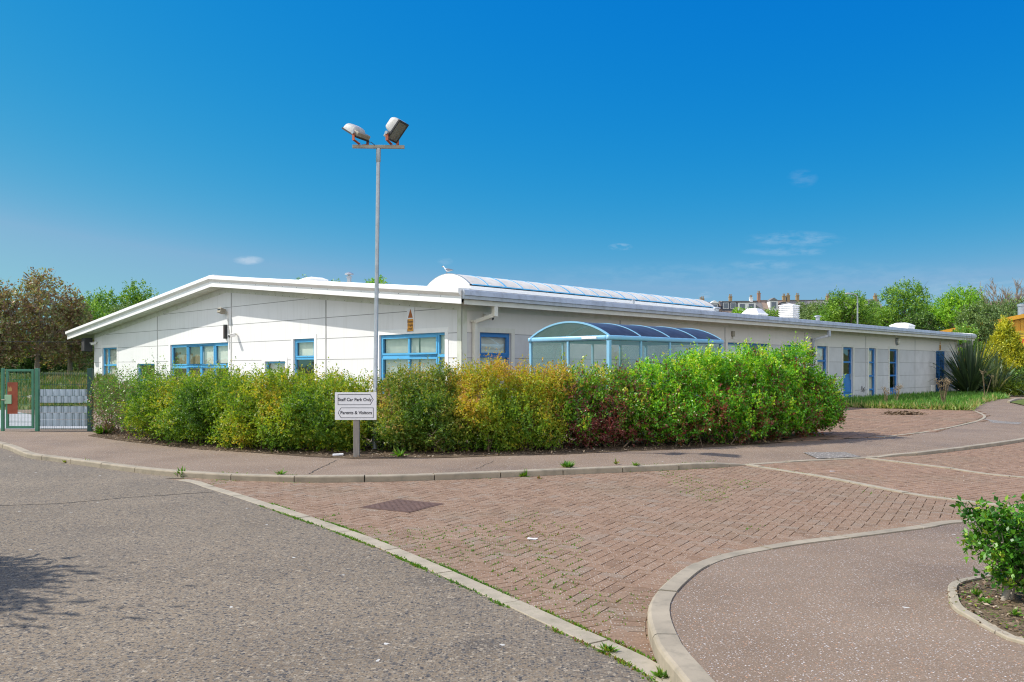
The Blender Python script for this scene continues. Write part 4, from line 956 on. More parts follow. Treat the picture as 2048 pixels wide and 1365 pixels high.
# ------------------------------------------------------------------ free-standing objects
def lamppost():
    bx, by = -2.39, 14.6
    o = empty('floodlight_post', (bx, by, .09), 0, 'tall slim galvanised pole with two floodlights on a short crossbar', 'lamp post')
    top = ZA(297, by)-.09; lx = XA(757, by)-bx
    f = lambda z: (lx*z/top, 0, z)
    MB().tube([f(0), f(.9), f(.92), f(2.6), f(top-.22)], [.048, .048, .036, .035, .034], 14).build('pole', M['galv'], o, smooth=40)
    MB().tube([f(top-.24), f(top-.23), f(top-.005)], [.036, .041, .041], 14).build('collar', M['galv'], o, smooth=40)
    c = Vector(f(top+.025))
    ax = Vector((1, .02, -.006)).normalized()
    MB().bar(c-ax*.45, c+ax*.45, .055, .055).build('crossbar', M['galv_dull'], o, bevel=.004)
    mb = MB(); mb.tube([c+Vector((-.21,-.03,.03)), c+Vector((-.19,-.04,.07)), c+Vector((-.12,-.04,.07)), c+Vector((-.06,-.03,.02))], .006, 5); mb.build('cable', M['dark'], o)
    def flood(xo, n, tilt, S, dk=1.0):
        hb = Vector(n).normalized(); nn = (hb*math.cos(tilt) + Vector((0,0,-math.sin(tilt)))).normalized()
        Sx = Vector(S); Sx = (Sx - nn*Sx.dot(nn)).normalized(); Lx = nn.cross(Sx).normalized()
        if Lx.z < 0: Lx = -Lx
        piv = c + ax*xo + Vector((0,0,.20)); cen = piv + Lx*.11 + nn*.03
        W, H = .165, .195
        fl = MB()
        def rg(w, h0, h1, d, k=8):
            pts = []
            for sx, sy in ((1,1),(-1,1),(-1,-1),(1,-1)):
                r_ = min(w, (h1-h0)/2)*.35; cx_ = sx*(w-r_); cy_ = (h1-r_) if sy > 0 else (h0+r_); a0 = {(1,1):0,(-1,1):90,(-1,-1):180,(1,-1):270}[(sx,sy)]
                for i in range(4):
                    a = R(a0+30*i); pts.append(cen + Sx*(cx_+r_*math.cos(a)) + Lx*(cy_+r_*math.sin(a)) + nn*d)
            return pts
        fl.loft([rg(W,-H*.45,H,.0), rg(W,-H*.45,H,-.02), rg(W*.97,-H*.43,H*.97,-.05*dk), rg(W*.92,-H*.38,H*.88,-.085*dk), rg(W*.8,-H*.28,H*.72,-.115*dk), rg(W*.55,-H*.12,H*.5,-.13*dk)])
        hs = fl.build('floodlight', M['lamp_shell'], o, smooth=50)
        MB().obox(cen-Lx*(H*.73)-nn*.04, Sx*(W-.004), Lx*(H*.265), nn*.04).build('gear_box', M['galv_dull'], hs, bevel=.012)
        fr = MB()
        for p, a, b in ((Lx*(H-.012), Sx*W, Lx*.014), (Lx*(-H+.012), Sx*W, Lx*.014), (Sx*(W-.012), Sx*.013, Lx*(H-.026)), (Sx*(-W+.012), Sx*.013, Lx*(H-.026))):
            fr.obox(cen+p+nn*.012, a, b, nn*.014)
        fr.build('bezel', M['dark'], hs)
        MB().obox(cen+nn*.004-Lx*.1, Sx*(W-.03), Lx*.055, nn*.003).build('gear_plate', M['dark'], hs)
        MB().obox(cen+nn*.003+Lx*.06, Sx*(W-.03), Lx*.1, nn*.002).build('reflector', M['reflector'], hs)
        MB().obox(cen+nn*.016, Sx*(W-.026), Lx*(H-.026), nn*.002).build('lens', M['lens'], hs)
        br = MB(); w_ = W+.02
        for s in (-1, 1): br.bar(piv+Sx*s*w_+Vector((0,0,.02)), piv+Sx*s*w_-Vector((0,0,.13)), .05, .012, up=Sx); br.bar(piv+Sx*s*w_-Vector((0,0,.12)), c+ax*xo+Sx*s*.03+Vector((0,0,.036)), .05, .012, up=Sx)
        br.build('bracket', M['rust'], hs)
        for s in (-1, 1): MB().tube([piv+Sx*s*(w_-.02), piv+Sx*s*(w_+.03)], .028, 10).build('pivot_bolt', M['galv'], hs, smooth=40)
    flood(.24, (.93,-.37,0), R(40), (.37,.93,0), 1.45)
    flood(-.31, (-.85,.5,0), R(58), (.5,.85,0))
lamppost()

def car_park_sign():
    x, y = G(712, 915, .09)
    o = empty('direction_sign', (x, y, .09), 0, 'white two line car park direction sign on a wooden post before the hedge', 'sign')
    w, zt, zl = .327, 1.022, .588
    MB().box(-.046, .046, .008, .09, -.05, .95).build('post', M['post_wood'], o, bevel=.005)
    dx = -.004
    p = MB().box(dx-w, dx+w, -.006, .006, zl, zt).build('panel', M['sign'], o, bevel=.002)
    def arrow(z0_, z1_, d):
        zm = (z0_+z1_)/2; a, b = dx-w+.045, dx+w-.045; k = .05
        pts = [(a,z0_),(b-k,z0_),(b,zm),(b-k,z1_),(a,z1_)] if d > 0 else [(a+k,z0_),(b,z0_),(b,z1_),(a+k,z1_),(a,zm)]
        mb = MB(); t = .0085; n = len(pts); cx_, cz_ = dx, zm
        ins = []
        for i in range(n):                                    # inset outline of constant width
            p0, p1, p2 = Vector(pts[i-1]), Vector(pts[i]), Vector(pts[(i+1)%n])
            n1 = Vector((-(p1-p0).y, (p1-p0).x)).normalized(); n2 = Vector((-(p2-p1).y, (p2-p1).x)).normalized()
            m_ = (n1+n2).normalized(); ins.append(p1 + m_*(t/max(.3, m_.dot(n1))))
        for i in range(n):
            j = (i+1)%n; mb.add([(pts[i][0],-.0075,pts[i][1]),(pts[j][0],-.0075,pts[j][1]),(ins[j].x,-.0075,ins[j].y),(ins[i].x,-.0075,ins[i].y)], [(0,1,2,3)])
        mb.build('arrow_border', M['ink'], p, recalc=False)
    arrow(zl+.235, zl+.405, 1); arrow(zl+.03, zl+.195, -1)
    text('Staff Car Park Only', .072, M['ink'], p, (dx-.012,-.0078,zl+.319), (1,0,0), (0,0,1), fit=.525, bold=.0012)
    text('Parents & Visitors', .072, M['ink'], p, (dx+.008,-.0078,zl+.113), (1,0,0), (0,0,1), fit=.495, bold=.0012)
    mb = MB()
    for z in (zl+.42, zl+.012): MB().lathe([(.005,-.002),(.004,.002)], 8, (dx,-.008,z)).build('screw', M['galv'], p)
    
car_park_sign()

def shelter():
    fx, fy = 1.975, 17.1
    o = empty('smoking_shelter', (fx, fy, .086), TH, 'pale blue framed shelter with curved smoked roof behind the hedge', 'shelter')
    Lx, Wy, zt = 4.3, 2.2, 1.98           # local: x along the building, y towards it
    beam = .10
    for x, y, w_ in [(0,0,.075),(0,Wy,.055),(Lx,0,.075),(Lx,Wy,.06),(0,Wy*.5,.05)]+[(Lx*k/4,0,.05) for k in (1,2,3)]+[(Lx*k/4,Wy,.05) for k in (1,2,3)]:
        MB().box(x-w_/2, x+w_/2, y-w_/2, y+w_/2, 0, zt).build('post', M['shelter_blue'], o, bevel=.006)
    fr = MB(); r_ = .055
    def rb(a, b): fr.bar(a, b, .10, beam)
    rb((-.06,0,zt+.05),(Lx+.06,0,zt+.05)); rb((-.06,Wy,zt+.05),(Lx+.06,Wy,zt+.05)); rb((0,.05,zt+.05),(0,Wy-.05,zt+.05)); rb((Lx,.05,zt+.05),(Lx,Wy-.05,zt+.05))
    fr.build('eaves_beam', M['shelter_blue'], o, bevel=.03, smooth=50)
    rise = .31; hw = Wy/2; ra = (hw*hw+rise*rise)/(2*rise); a0 = math.asin(hw/ra)
    def ar(x, e=0, n=22): return [(x, hw+(ra+e)*math.sin(a), zt+.105+rise-ra+(ra+e)*math.cos(a)) for a in [-a0+2*a0*i/n for i in range(n+1)]]
    for k in range(5):
        x = Lx*k/4; a, b, c_, d_ = ar(x-.017,.010), ar(x+.017,.010), ar(x+.017,-.025), ar(x-.017,-.025)
        MB().loft([[p, q, r2, s] for p, q, r2, s in zip(a, b, c_, d_)]).build('roof_rib', M['shelter_blue'], o)
    MB().loft([ar(x) for x in (0, Lx/4, Lx/2, Lx*3/4, Lx)], closed=False, cap=False).build('roof_sheet', M['poly_roof'], o, smooth=60, recalc=False)
    for x in (.0, Lx):
        p = ar(x, -.02); mb = MB(); mb.add(p, [tuple(range(len(p)))]); mb.build('gable_sheet', M['poly_side'], o, recalc=False)
    sd = [((0,.05),(0,Wy*.48)),((0,Wy*.52),(0,Wy-.05))] + [((Lx*k/4+.04,0),(Lx*(k+1)/4-.04,0)) for k in range(4)] + [((Lx*k/4+.04,Wy),(Lx*(k+1)/4-.04,Wy)) for k in (0,3)] + [((Lx,.05),(Lx,Wy-.05))]
    for a, b in sd:
        MB().add([(*a,.15),(*b,.15),(*b,zt-.01),(*a,zt-.01)], [(0,1,2,3)]).build('side_sheet', M['poly_side'], o, recalc=False)
    mb = MB(); mb.bar((.1,Wy*.5,.45),(Lx-.1,Wy*.5,.45), .3, .05)
    for k in range(3): mb.bar((.4+k*1.7,Wy*.5,0),(.4+k*1.7,Wy*.5,.43), .06, .06, up=(1,0,0))
    mb.build('perch_bench', M['shelter_blue'], o)
    mb = MB(); mb.box(.3, .58, -.062, -.048, zt+.03, zt+.07); mb.build('label_plate', M['sign'], o) if False else None
    mb = MB(); mb.box(-.064, -.052, .28, .68, zt+.03, zt+.075); mb.build('label_plate', M['sign'], o, bevel=.004)
shelter()

def gate():
    Y = 18.75; xl, xr = XA(4, Y), XA(75, Y); zt = ZA(738, Y)-.09
    o = empty('green_gate', (xl, Y, .09), 0, 'green framed mesh pedestrian gate with a rusty plate and lock', 'gate')
    w = xr-xl
    for x, s in ((.02,.06),(w,.075)): MB().box(x-s/2, x+s/2, -s/2, s/2, -.1, zt+.01).build('post', M['green_steel'], o, bevel=.006)
    fr = MB(); a, b = .1, w-.075
    fr.box(a, a+.05, -.025, .025, .06, zt-.01); fr.box(b-.05, b, -.025, .025, .06, zt-.01); fr.box(a+.05, b-.05, -.025, .025, zt-.06, zt-.01); fr.box(a+.05, b-.05, -.025, .025, .06, .11)
    fr.build('gate_frame', M['green_steel'], o, bevel=.004)
    mb = MB(); x = a+.08
    while x < b-.05: mb.tube([(x,0,.11),(x,0,zt-.06)], .003, 4, False); x += .032
    for z in [.2+.19*i for i in range(7)]: mb.tube([(a+.05,-.007,z),(b-.05,-.007,z)], .004, 4, False)
    mb.build('wire_mesh', M['green_steel'], o, recalc=False)
    pl = MB().box(a+.045, a+.045+.225, -.04, -.032, ZA(828,Y)-.09, ZA(765,Y)-.09).build('rusty_plate', M['rust_plate'], o)
    mb = MB(); zz = ZA(778,Y)-.09
    for k in range(6): mb.bar((a+.07+.014*k,-.0415,zz-.06+.015*(k%2)),(a+.075+.014*k,-.0415,zz+.05-.02*(k%3)), .007, .001, up=(0,1,0))
    mb.build('paint_scrape', M['worn_yellow'], pl, recalc=False)
    lk = MB().box(a+.0, a+.15, -.075, -.041, ZA(808,Y)-.09, ZA(790,Y)-.09).build('lock_box', M['lockbox'], o, bevel=.006)
    MB().tube([(a+.02,-.09,ZA(800,Y)-.09),(a-.05,-.10,ZA(800,Y)-.09)], .012, 8).build('handle', M['galv_dull'], lk)
    # fence beside it
    f0, f1 = xr+.06, XA(179, Y)
    o2 = empty('mesh_fence', (f0, Y+.02, .09), 0, 'green wire mesh fence with grey woven privacy strips beside the gate', 'fence')
    W = f1-f0; zf = ZA(745, Y)-.09
    MB().box(W-.04, W+.06, -.05, .05, -.1, ZA(740,Y)-.06).build('post', M['green_dark'], o2, bevel=.006)
    mb = MB(); x = .01
    while x < W-.04: mb.tube([(x,0,.03),(x,0,zf)], .003, 4, False); x += .05
    for z in (zf-.02, zf-.06, zf-.27, ZA(806,Y)-.1, ZA(813,Y)-.08, .05, .02): mb.tube([(0,-.006,z),(W-.04,-.006,z)], .0045, 4, False); mb.tube([(0,.006,z),(W-.04,.006,z)], .0045, 4, False)
    mb.build('wire_mesh', M['green_dark'], o2, recalc=False)
    for k, (pa, pb) in enumerate(((779,792.3),(792.7,806),(813,826),(826.4,839.6),(840,853))):
        z1_, z0_ = ZA(pa,Y)-.09, ZA(pb,Y)-.09; mb = MB(); n = 56; ph = 0 if k in (0,3,4) else math.pi
        top = [(-.02+(W-.0)*i/n, -.022*math.sin(ph+2*math.pi*(i/8)), 0) for i in range(n+1)]
        mb.loft([[(p[0],p[1]+.0015,z0_) for p in top], [(p[0],p[1],z0_+.01) for p in top], [(p[0],p[1],z1_) for p in top]], closed=False, cap=False)
        mb.build('privacy_strip', M['screen_strip'], o2, smooth=60, recalc=False)
gate()

# overhead cable from the building corner to the left
a = Vector((*loc2w(-.1, 24.9), 2.66)); b = Vector((XA(-160, 34), 34, ZA(676, 34)))
tag(MB().tube([a.lerp(b, t) - Vector((0,0,.22*4*t*(1-t)*.3)) for t in [i/12 for i in range(13)]], .014, 5).build('overhead_cable', M['dark'], None), 'thin dark overhead cable running left from the building corner', 'cable')

# street lamp beyond the roof
sx, sy = XA(1715, 92), 92
o = empty('street_lamp', (sx, sy, 0), 0, 'grey street lamp with bent arm rising behind the roof', 'street lamp')
zt = ZA(590, 92)
MB().tube([(0,0,-.5),(0,0,zt*.4),(0,0,zt-.35),(-.12,0,zt-.08),(-.35,0,zt+.05),(-.75,0,zt+.13)], [.12,.1,.075,.07,.06,.05], 10).build('post', M['galv'], o, smooth=60)
mb = MB(); mb.loft([[(x, w*math.cos(t), zt+.13+h*math.sin(t)) for t in [2*math.pi*i/10 for i in range(10)]] for x, w, h in ((-.7,.05,.05),(-.8,.13,.08),(-1.1,.15,.09),(-1.35,.09,.06),(-1.4,.02,.02))]); mb.build('lamp_head', M['lamp_shell'], o, smooth=60)

# litter and small things
x, y = G(676, 911.5, .092); tag(MB().obox((x,y,.108), (.085,.01,.004), (-.01,.05,.0), (0,0,.012)).build('paper_litter', M['sign'], None, bevel=.004), 'crumpled white paper lying left of the sign post', 'litter')
x, y = G(1065, 1078.5, .012); tag(MB().add([(x-.045,y-.02,.016),(x+.03,y-.028,.014),(x+.05,y+.01,.020),(x+.01,y+.03,.015),(x-.04,y+.02,.022)], [(0,1,2,3,4)]).build('paper_scrap', M['sign'], None, recalc=False), 'white paper scrap lying on the block paving', 'litter')
x, y = G(1667, 943.5, .012); tag(MB().add([(x-.06,y-.012,.016),(x+.05,y-.015,.02),(x+.055,y+.01,.016),(x-.05,y+.012,.02)], [(0,1,2,3)]).build('paper_scrap', M['sign'], None, recalc=False), 'thin white paper strip on the far right paving', 'litter')
x, y = G(489, 893, .092); tag(MB().box(x-.09, x+.09, y-.05, y+.06, .09, .19).build('junction_box', M['dark'], None, bevel=.01), 'small dark box at the foot of the lime green hedge', 'box')

# warehouse on the right
def warehouse():
    o = empty('warehouse', (38.0, 75.0, -.05), math.atan2(-.394, .919), 'yellow clad warehouse with grey sloping roof behind the golden conifer', 'warehouse')
    ze, m_, hw, dp = 4.76, .21, 13.0, 40.0
    top = lambda x: ze + m_*(x if x < hw else 2*hw-x)
    ye = paint('yellow_cladding', srgb(222, 160, 40), .5, 0, .06, 1, (.4,.28,.1,1), .25)
    wl_ = MB(); n = 130
    xs = [2*hw*i/n for i in range(n+1)]
    for i in range(n):                                         # ribbed sheet
        a_, b_ = xs[i], xs[i+1]; d0, d1 = (0,0) if i % 2 else (.06,.06)
        wl_.add([(a_,-d0,0),(b_,-d1,0),(b_,-d1,top(b_)-.25),(a_,-d0,top(a_)-.25)], [(0,1,2,3)])
        if i: wl_.add([(a_,0,0),(a_,-.06,0),(a_,-.06,top(a_)-.25),(a_,0,top(a_)-.25)], [(0,1,2,3)])
    wl_.add([(0,0,0),(0,dp,0),(0,dp,ze),(0,0,ze)], [(0,1,2,3)]); wl_.add([(2*hw,0,0),(2*hw,dp,0),(2*hw,dp,ze),(2*hw,0,ze)], [(0,1,2,3)]); wl_.add([(0,dp,0),(2*hw,dp,0),(2*hw,dp,ze),(hw,dp,top(hw)),(0,dp,ze)], [(0,1,2,3,4)])
    wl_.build('wall', ye, o, recalc=False)
    rf = MB(); grey = paint('grey_roof_sheet', (.36,.36,.37,1), .6, 0, .1, .4, (.2,.2,.2,1), .3)
    for x0_, x1_ in ((-.5,hw),(hw,2*hw+.5)):
        rf.add([(x0_,-.4,top(x0_)),(x1_,-.4,top(x1_)),(x1_,dp,top(x1_)),(x0_,dp,top(x0_)),(x0_,-.4,top(x0_)-.1),(x1_,-.4,top(x1_)-.1),(x1_,dp,top(x1_)-.1),(x0_,dp,top(x0_)-.1)], [(0,1,2,3),(4,5,6,7),(0,1,5,4),(3,2,6,7),(0,3,7,4),(1,2,6,5)])
    for k in range(40):
        yy = .6+k
        rf.bar((-.45,yy,top(-.45)+.02),(hw,yy,top(hw)+.02), .06, .05)
    rf.build('roof', grey, o, recalc=False)
    vg = MB(); 
    vg.bar((-.5,-.43,top(-.5)-.14),(hw,-.43,top(hw)-.14), .05, .34); vg.bar((hw,-.43,top(hw)-.14),(2*hw+.5,-.43,top(2*hw+.5)-.14), .05, .34)
    vg.build('verge_trim', ye, o)
    MB().lathe([(.28,-.6),(.28,.75),(.34,.76),(.34,.95),(.1,1.0)], 14, (6.6,1.0,top(6.6))).build('flue', M['galv'], o, smooth=40)
    sgn = MB().box(4.6, 9.5, -.16, -.08, 3.3, 4.75).build('sign_panel', paint('yellow_sign', srgb(235, 190, 50), .5, 0, .03), o)
    text('17587', .56, paint('sign_red', srgb(205, 50, 30), .5), sgn, (6.1,-.17,3.78), (1,0,0), (0,0,1), fit=1.0, bold=.02)
    mb = MB(); mb.box(5.3, 6.7, -.175, -.165, 4.25, 4.31); mb.box(5.3, 6.6, -.175, -.165, 4.42, 4.52); mb.build('sign_line', paint('sign_faded', srgb(150, 130, 70), .6), sgn)
warehouse()

# terrace of houses up on the hill
stone = paint('house_stone', (.36,.31,.26,1), .8, 0, .12, .6); white = paint('house_white', (.72,.72,.72,1), .7, 0, .05, .6); slate = paint('slate_roof', (.17,.165,.165,1), .7, 0, .15, .8); brownr = paint('brown_tile_roof', (.24,.18,.145,1), .75, 0, .15, .8); navy = paint('dark_cladding', (.05,.06,.085,1), .6); pot = paint('chimney_pot', srgb(150,128,95), .8); red_st = paint('red_stone', (.32,.19,.14,1), .8, 0, .12, 1)  # slate and brown roof colours lightened to stand in for distance haze
WG = paint('far_pane', (.10,.13,.17,1), .15, 0, .1, 1)
Yh = 196.0
def house(p0, p1, ridge_py, roofm, dormers, chim, wallm, label, chm=None, up_py=None):
    x0_, x1_ = XA(p0, Yh), XA(p1, Yh); w = x1_-x0_; zr = ZA(ridge_py, Yh); zg = 5.8
    o = empty('terraced_house', (x0_, Yh, zg), 0, label, 'house', 'terraced houses on the hill')
    H = zr-zg; ze = H-4.1; D = 4.6
    MB().add([(0,0,0),(w,0,0),(w,0,ze),(0,0,ze),(0,2*D,0),(w,2*D,0),(w,2*D,ze),(0,2*D,ze),(0,D,H-.05),(w,D,H-.05)], [(0,1,2,3),(4,5,6,7),(0,4,7,8,3),(1,5,6,9,2)]).build('wall', wallm, o, recalc=False)
    r_ = MB(); e = .02
    r_.add([(e,-.35,ze-.3),(w-e,-.35,ze-.3),(w-e,D,H),(e,D,H),(e,2*D+.35,ze-.3),(w-e,2*D+.35,ze-.3)], [(0,1,2,3),(3,2,5,4)]); r_.bar((e,D,H+.03),(w-e,D,H+.03), .35, .14)
    ro = r_.build('roof', roofm, o, recalc=False)
    for cx_, hh, cm in chim:
        c = MB().box(w*cx_-.33, w*cx_+.33, D-.4, D+.4, H-1.2, H+hh).box(w*cx_-.39, w*cx_+.39, D-.47, D+.47, H+hh-.18, H+hh).build('chimney', cm, ro)
        for k in (-.17, .17): MB().lathe([(.14,0),(.11,.5),(.14,.5),(.14,.56)], 8, (w*cx_+k, D, H+hh)).build('chimney_pot', pot, c)
    for (a_, b_, zlow, zhi, kind, mm) in dormers:
        xa, xb = w*a_, w*b_; z0_, z1_ = ze+zlow+1.25, ze+zhi*.8+1.5
        y0 = (z0_-ze+.3)*(D+.35)/(H-ze+.3)-.35-.25
        d_ = MB().box(xa, xb, y0, D-.1, z0_-.6, z1_)
        dm = d_.build('dormer', mm, o)
        if kind == 'gable':
            MB().add([(xa-.15,y0-.2,z1_),(xb+.15,y0-.2,z1_),((xa+xb)/2,y0-.2,z1_+.75),(xa-.15,D,z1_),(xb+.15,D,z1_),((xa+xb)/2,D,z1_+.75)], [(0,1,2),(0,3,5,2),(1,4,5,2),(3,4,5)]).build('dormer_roof', white if mm is not white else slate, dm)
        else: MB().box(xa-.1, xb+.1, y0-.15, D, z1_+.002, z1_+.16).build('dormer_roof', slate, dm)
        nw = 2 if xb-xa > 3 else 1
        for k in range(nw):
            c_ = xa+(xb-xa)*(k+.5)/nw; hwid = min(.6, (xb-xa)/nw*.33)
            f_ = MB().box(c_-hwid-.1, c_+hwid+.1, y0-.06, y0-.01, z0_+.25, z1_-.2).build('window', white, dm)
    for k in range(2):
        c_ = w*(.3+.4*k); MB().box(c_-.55, c_+.55, -.07, .0, ze-2.0, ze-.5).build('window', WG, o)
    return o
# panes sit in the dormer windows
_house = house
def house(*a, **k):
    o = _house(*a, **k)
    for d in [c for c in o.children if c.name.startswith('dormer')]:
        pass
    return o
house(1380, 1414, 604, brownr, [(.2,.7,.9,2.6,'gable',white)], [(.9,.9,pot)], stone, 'brown roofed house half hidden by the end of the barrel rooflight')
house(1414, 1447, 602.5, brownr, [(.32,.85,.7,2.7,'gable',navy)], [(.0,.9,pot)], stone, 'brown roofed terraced house with dark gabled dormer and white barge boards')
house(1447, 1479, 600.5, brownr, [(.05,.98,.7,2.9,'flat',navy)], [(.75,1.2,pot)], stone, 'terraced house with wide dark blue dormer and two white windows')
house(1479, 1517, 600, slate, [(.02,.96,.5,2.6,'flat',white)], [(.9,.9,white)], white, 'terraced house with wide white dormer beside the dark blue one')
house(1517, 1533, 599.5, slate, [], [(.75,1.9,red_st)], red_st, 'narrow terraced house with tall red stone chimney')
house(1533, 1582, 598.5, brownr, [(.22,.55,.4,2.9,'gable',white),(.72,.9,.8,2.4,'flat',navy)], [(.97,1.1,pot)], stone, 'brown roofed house with white bay dormer right of the tall red chimney')
house(1582, 1640, 598, slate, [(.5,.7,-.2,1.2,'gable',white)], [(.12,1.2,pot),(.45,1.2,pot)], stone, 'slate roofed house with two buff chimneys rising from the treetops')
house(1640, 1700, 597.5, slate, [(.3,.5,.2,1.8,'flat',white)], [(.5,1.0,pot)], stone, 'slate roofed house mostly hidden behind the street lamp trees')
house(1700, 1775, 597, slate, [(.52,.72,.4,2.2,'gable',white),(.55,.72,-3.2,-1.2,'flat',white)], [(.9,1.0,pot)], white, 'slate roofed house with white dormer seen right of the street lamp')
for o in [o for o in bpy.data.objects if o.name.startswith('window') and o.parent and o.parent.name.startswith('dormer')]:
    xs = [v.co.x for v in o.data.vertices]; zs = [v.co.z for v in o.data.vertices]; y0 = min(v.co.y for v in o.data.vertices)
    MB().box(min(xs)+.1, max(xs)-.1, y0-.03, y0-.004, min(zs)+.1, max(zs)-.1).build('pane', WG, o)
# ------------------------------------------------------------------ planting
FINE = dict(sl=.24, ll=.043, lw=.026, ns=5200, nl=13, up=.38, out=.9, jit=.6, leafrand=.85, tint_s=.13, clump_a=.26, clump_s=1.9, spike=.09, hole=.35)
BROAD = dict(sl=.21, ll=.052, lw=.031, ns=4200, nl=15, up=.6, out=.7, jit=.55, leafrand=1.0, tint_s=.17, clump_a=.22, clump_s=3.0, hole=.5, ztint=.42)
def sp(base, **k): d = dict(base); d.update(k); return d
HG = 'shrubs of the hedge in front of the building'
shrub('hedge_shrub', 'sparse leafy shrub with bare brown twigs at the left end beside the fence',
      [lob(240,18.7,.62,.8,1.30),lob(300,18.1,.8,.8,1.48),lob(232,18.1,.5,.5,.85),lob(285,17.5,.75,.6,.85)], sp(BROAD, ns=2300, nl=12, ll=.042, lw=.024, hole=.5, spike=.16, sl=.26), M['lf_sparse'], HG, 11, stems=60)
shrub('hedge_shrub', 'fine leaved olive green shrub below the group of four blue windows',
      [lob(345,17.0,.85,.85,1.26),lob(415,16.3,.8,.9,1.33),lob(492,15.7,.7,.8,1.30),lob(330,16.4,.8,.6,.85),lob(420,15.55,.9,.6,.85)], sp(FINE, ns=10500, tint_mu=.33), M['lf_olive'], HG, 12)
shrub('hedge_shrub', 'lime and olive shrub just left of the car park sign',
      [lob(555,15.3,.75,.85,1.40),lob(640,15.1,.75,.8,1.36),lob(705,15.2,.6,.7,1.20),lob(520,14.7,.8,.65,.9),lob(610,14.35,.85,.6,.95),lob(672,14.3,.5,.5,.8)], sp(FINE, ns=11500, tint_mu=.42), M['lf_lime'], HG, 13)
shrub('hedge_shrub', 'brownish olive shrub right behind the sign and pole',
      [lob(790,14.9,.6,.7,1.36),lob(850,14.9,.7,.8,1.42),lob(810,14.25,.5,.5,.9),lob(870,14.2,.6,.5,.9)], sp(FINE, ns=7800, tint_mu=.45), M['lf_brownolive'], HG, 14)
shrub('hedge_shrub', 'golden yellow fine leaved shrub in the middle of the hedge',
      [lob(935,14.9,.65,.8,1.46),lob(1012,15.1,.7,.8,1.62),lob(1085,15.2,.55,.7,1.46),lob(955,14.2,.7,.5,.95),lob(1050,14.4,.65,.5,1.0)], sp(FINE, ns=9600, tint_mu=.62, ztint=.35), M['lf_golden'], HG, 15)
shrub('hedge_shrub', 'loose shrub with dark red and green leaves before the shelter corner',
      [lob(1150,15.5,.65,.8,1.60),lob(1225,15.7,.75,.8,1.42),lob(1145,14.85,.65,.5,.95),lob(1230,15.0,.75,.5,.9)], sp(BROAD, ns=3600, hole=.25), M['lf_mixed'], HG, 16, stems=50)
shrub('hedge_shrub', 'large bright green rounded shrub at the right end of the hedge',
      [lob(1325,16.0,.8,.85,1.66),lob(1410,16.5,.9,.95,1.76),lob(1490,16.9,.9,.95,1.92),lob(1560,17.3,.8,.9,1.98),lob(1615,17.7,.6,.8,1.45),lob(1330,15.3,.8,.55,1.0),lob(1440,15.7,.9,.6,1.05),lob(1545,16.4,.9,.6,1.05),lob(1620,17.1,.55,.6,.85)], sp(BROAD, ns=14500, spike=.12), M['lf_bright'], HG, 17, stems=60)

# holly in the right foreground bed, and its twin out of frame on the left that throws the shadow
def holly(name, label, x, y, z0, lobes, ns, seed, ll=.052):
    root = empty(name, (x, y, z0), 0, label, 'shrub')
    V, t, (p, sd, sl) = shoots(lobes, ns, 9, .11, ll, ll*.62, seed, up=.35, out=.9, jit=.5, rmin=.45, zmin=.1, leafrand=1.1, tint_s=.2, spike=.02, hole=.45, clump_s=6)
    leaf_mesh('foliage', V, t, M['lf_holly'], root)
    mb = MB(); q = random.Random(seed)
    mb.tube([(-.05,0,-.05),(-.01,0,.06),(.05,.02,.2),(.08,.04,.4)], [.024,.019,.015,.009], 9)
    mb.tube([(.0,.02,-.05),(.05,.03,.08),(.16,.02,.25)], [.016,.012,.007], 7)
    for i in range(40):
        e = Vector(p[q.randrange(len(p))]); b = Vector((.02,.01,q.uniform(.1,.35)))
        mb.tube([b, b.lerp(e,.5)+Vector((0,0,-.03)), e], [.010,.006,.002], 5, cap=False)
    mb.build('stem', M['bark_pale'], root, smooth=60, recalc=False)
hx, hy = G(2018, 1200, .095)
holly('holly_bush', 'glossy dark green holly bush growing in the kerbed bed', hx, hy, .09,
      [(a_, b_, c_*.84, d_, e_, f_*.9) for a_, b_, c_, d_, e_, f_ in [(.0,.05,.54,.14,.14,.07),(-.14,.1,.58,.08,.1,.05),(.16,.1,.60,.15,.16,.08),(.07,.0,.40,.17,.16,.10),(.05,.0,.2,.16,.14,.08),(.22,-.02,.18,.2,.16,.09),(.25,.0,.45,.16,.2,.12),(-.15,.0,.40,.08,.1,.05),(-.04,.0,.33,.10,.1,.05),(.12,-.05,.27,.17,.15,.07),(.3,-.05,.3,.15,.16,.1),(.42,.1,.50,.16,.2,.16),(-.08,-.04,.47,.08,.1,.04)]], 780, 31, .038)
LSH = empty('garden_shrub', (-6.75, 5.85, .0), 0, 'broad leafy shrub at the left verge whose shadow falls on the road', 'shrub')
V, t, _ = shoots([(0,0,1.0,.7,.8,.7),(.5,.0,1.75,.45,.6,.45),(.15,.3,2.2,.35,.45,.35),(.6,-.5,1.45,.4,.4,.4),(.3,-.8,1.0,.5,.5,.5)], 6500, 14, .75, .13, .055, 77, up=.1, out=1.3, jit=.35, hole=.45, spike=.12)
leaf_mesh('foliage', V, t, M['lf_holly'], LSH); MB().tube([(0,0,-.1),(.05,0,.8),(.3,0,1.8)], [.06,.045,.01], 8).build('stem', M['bark'], LSH)

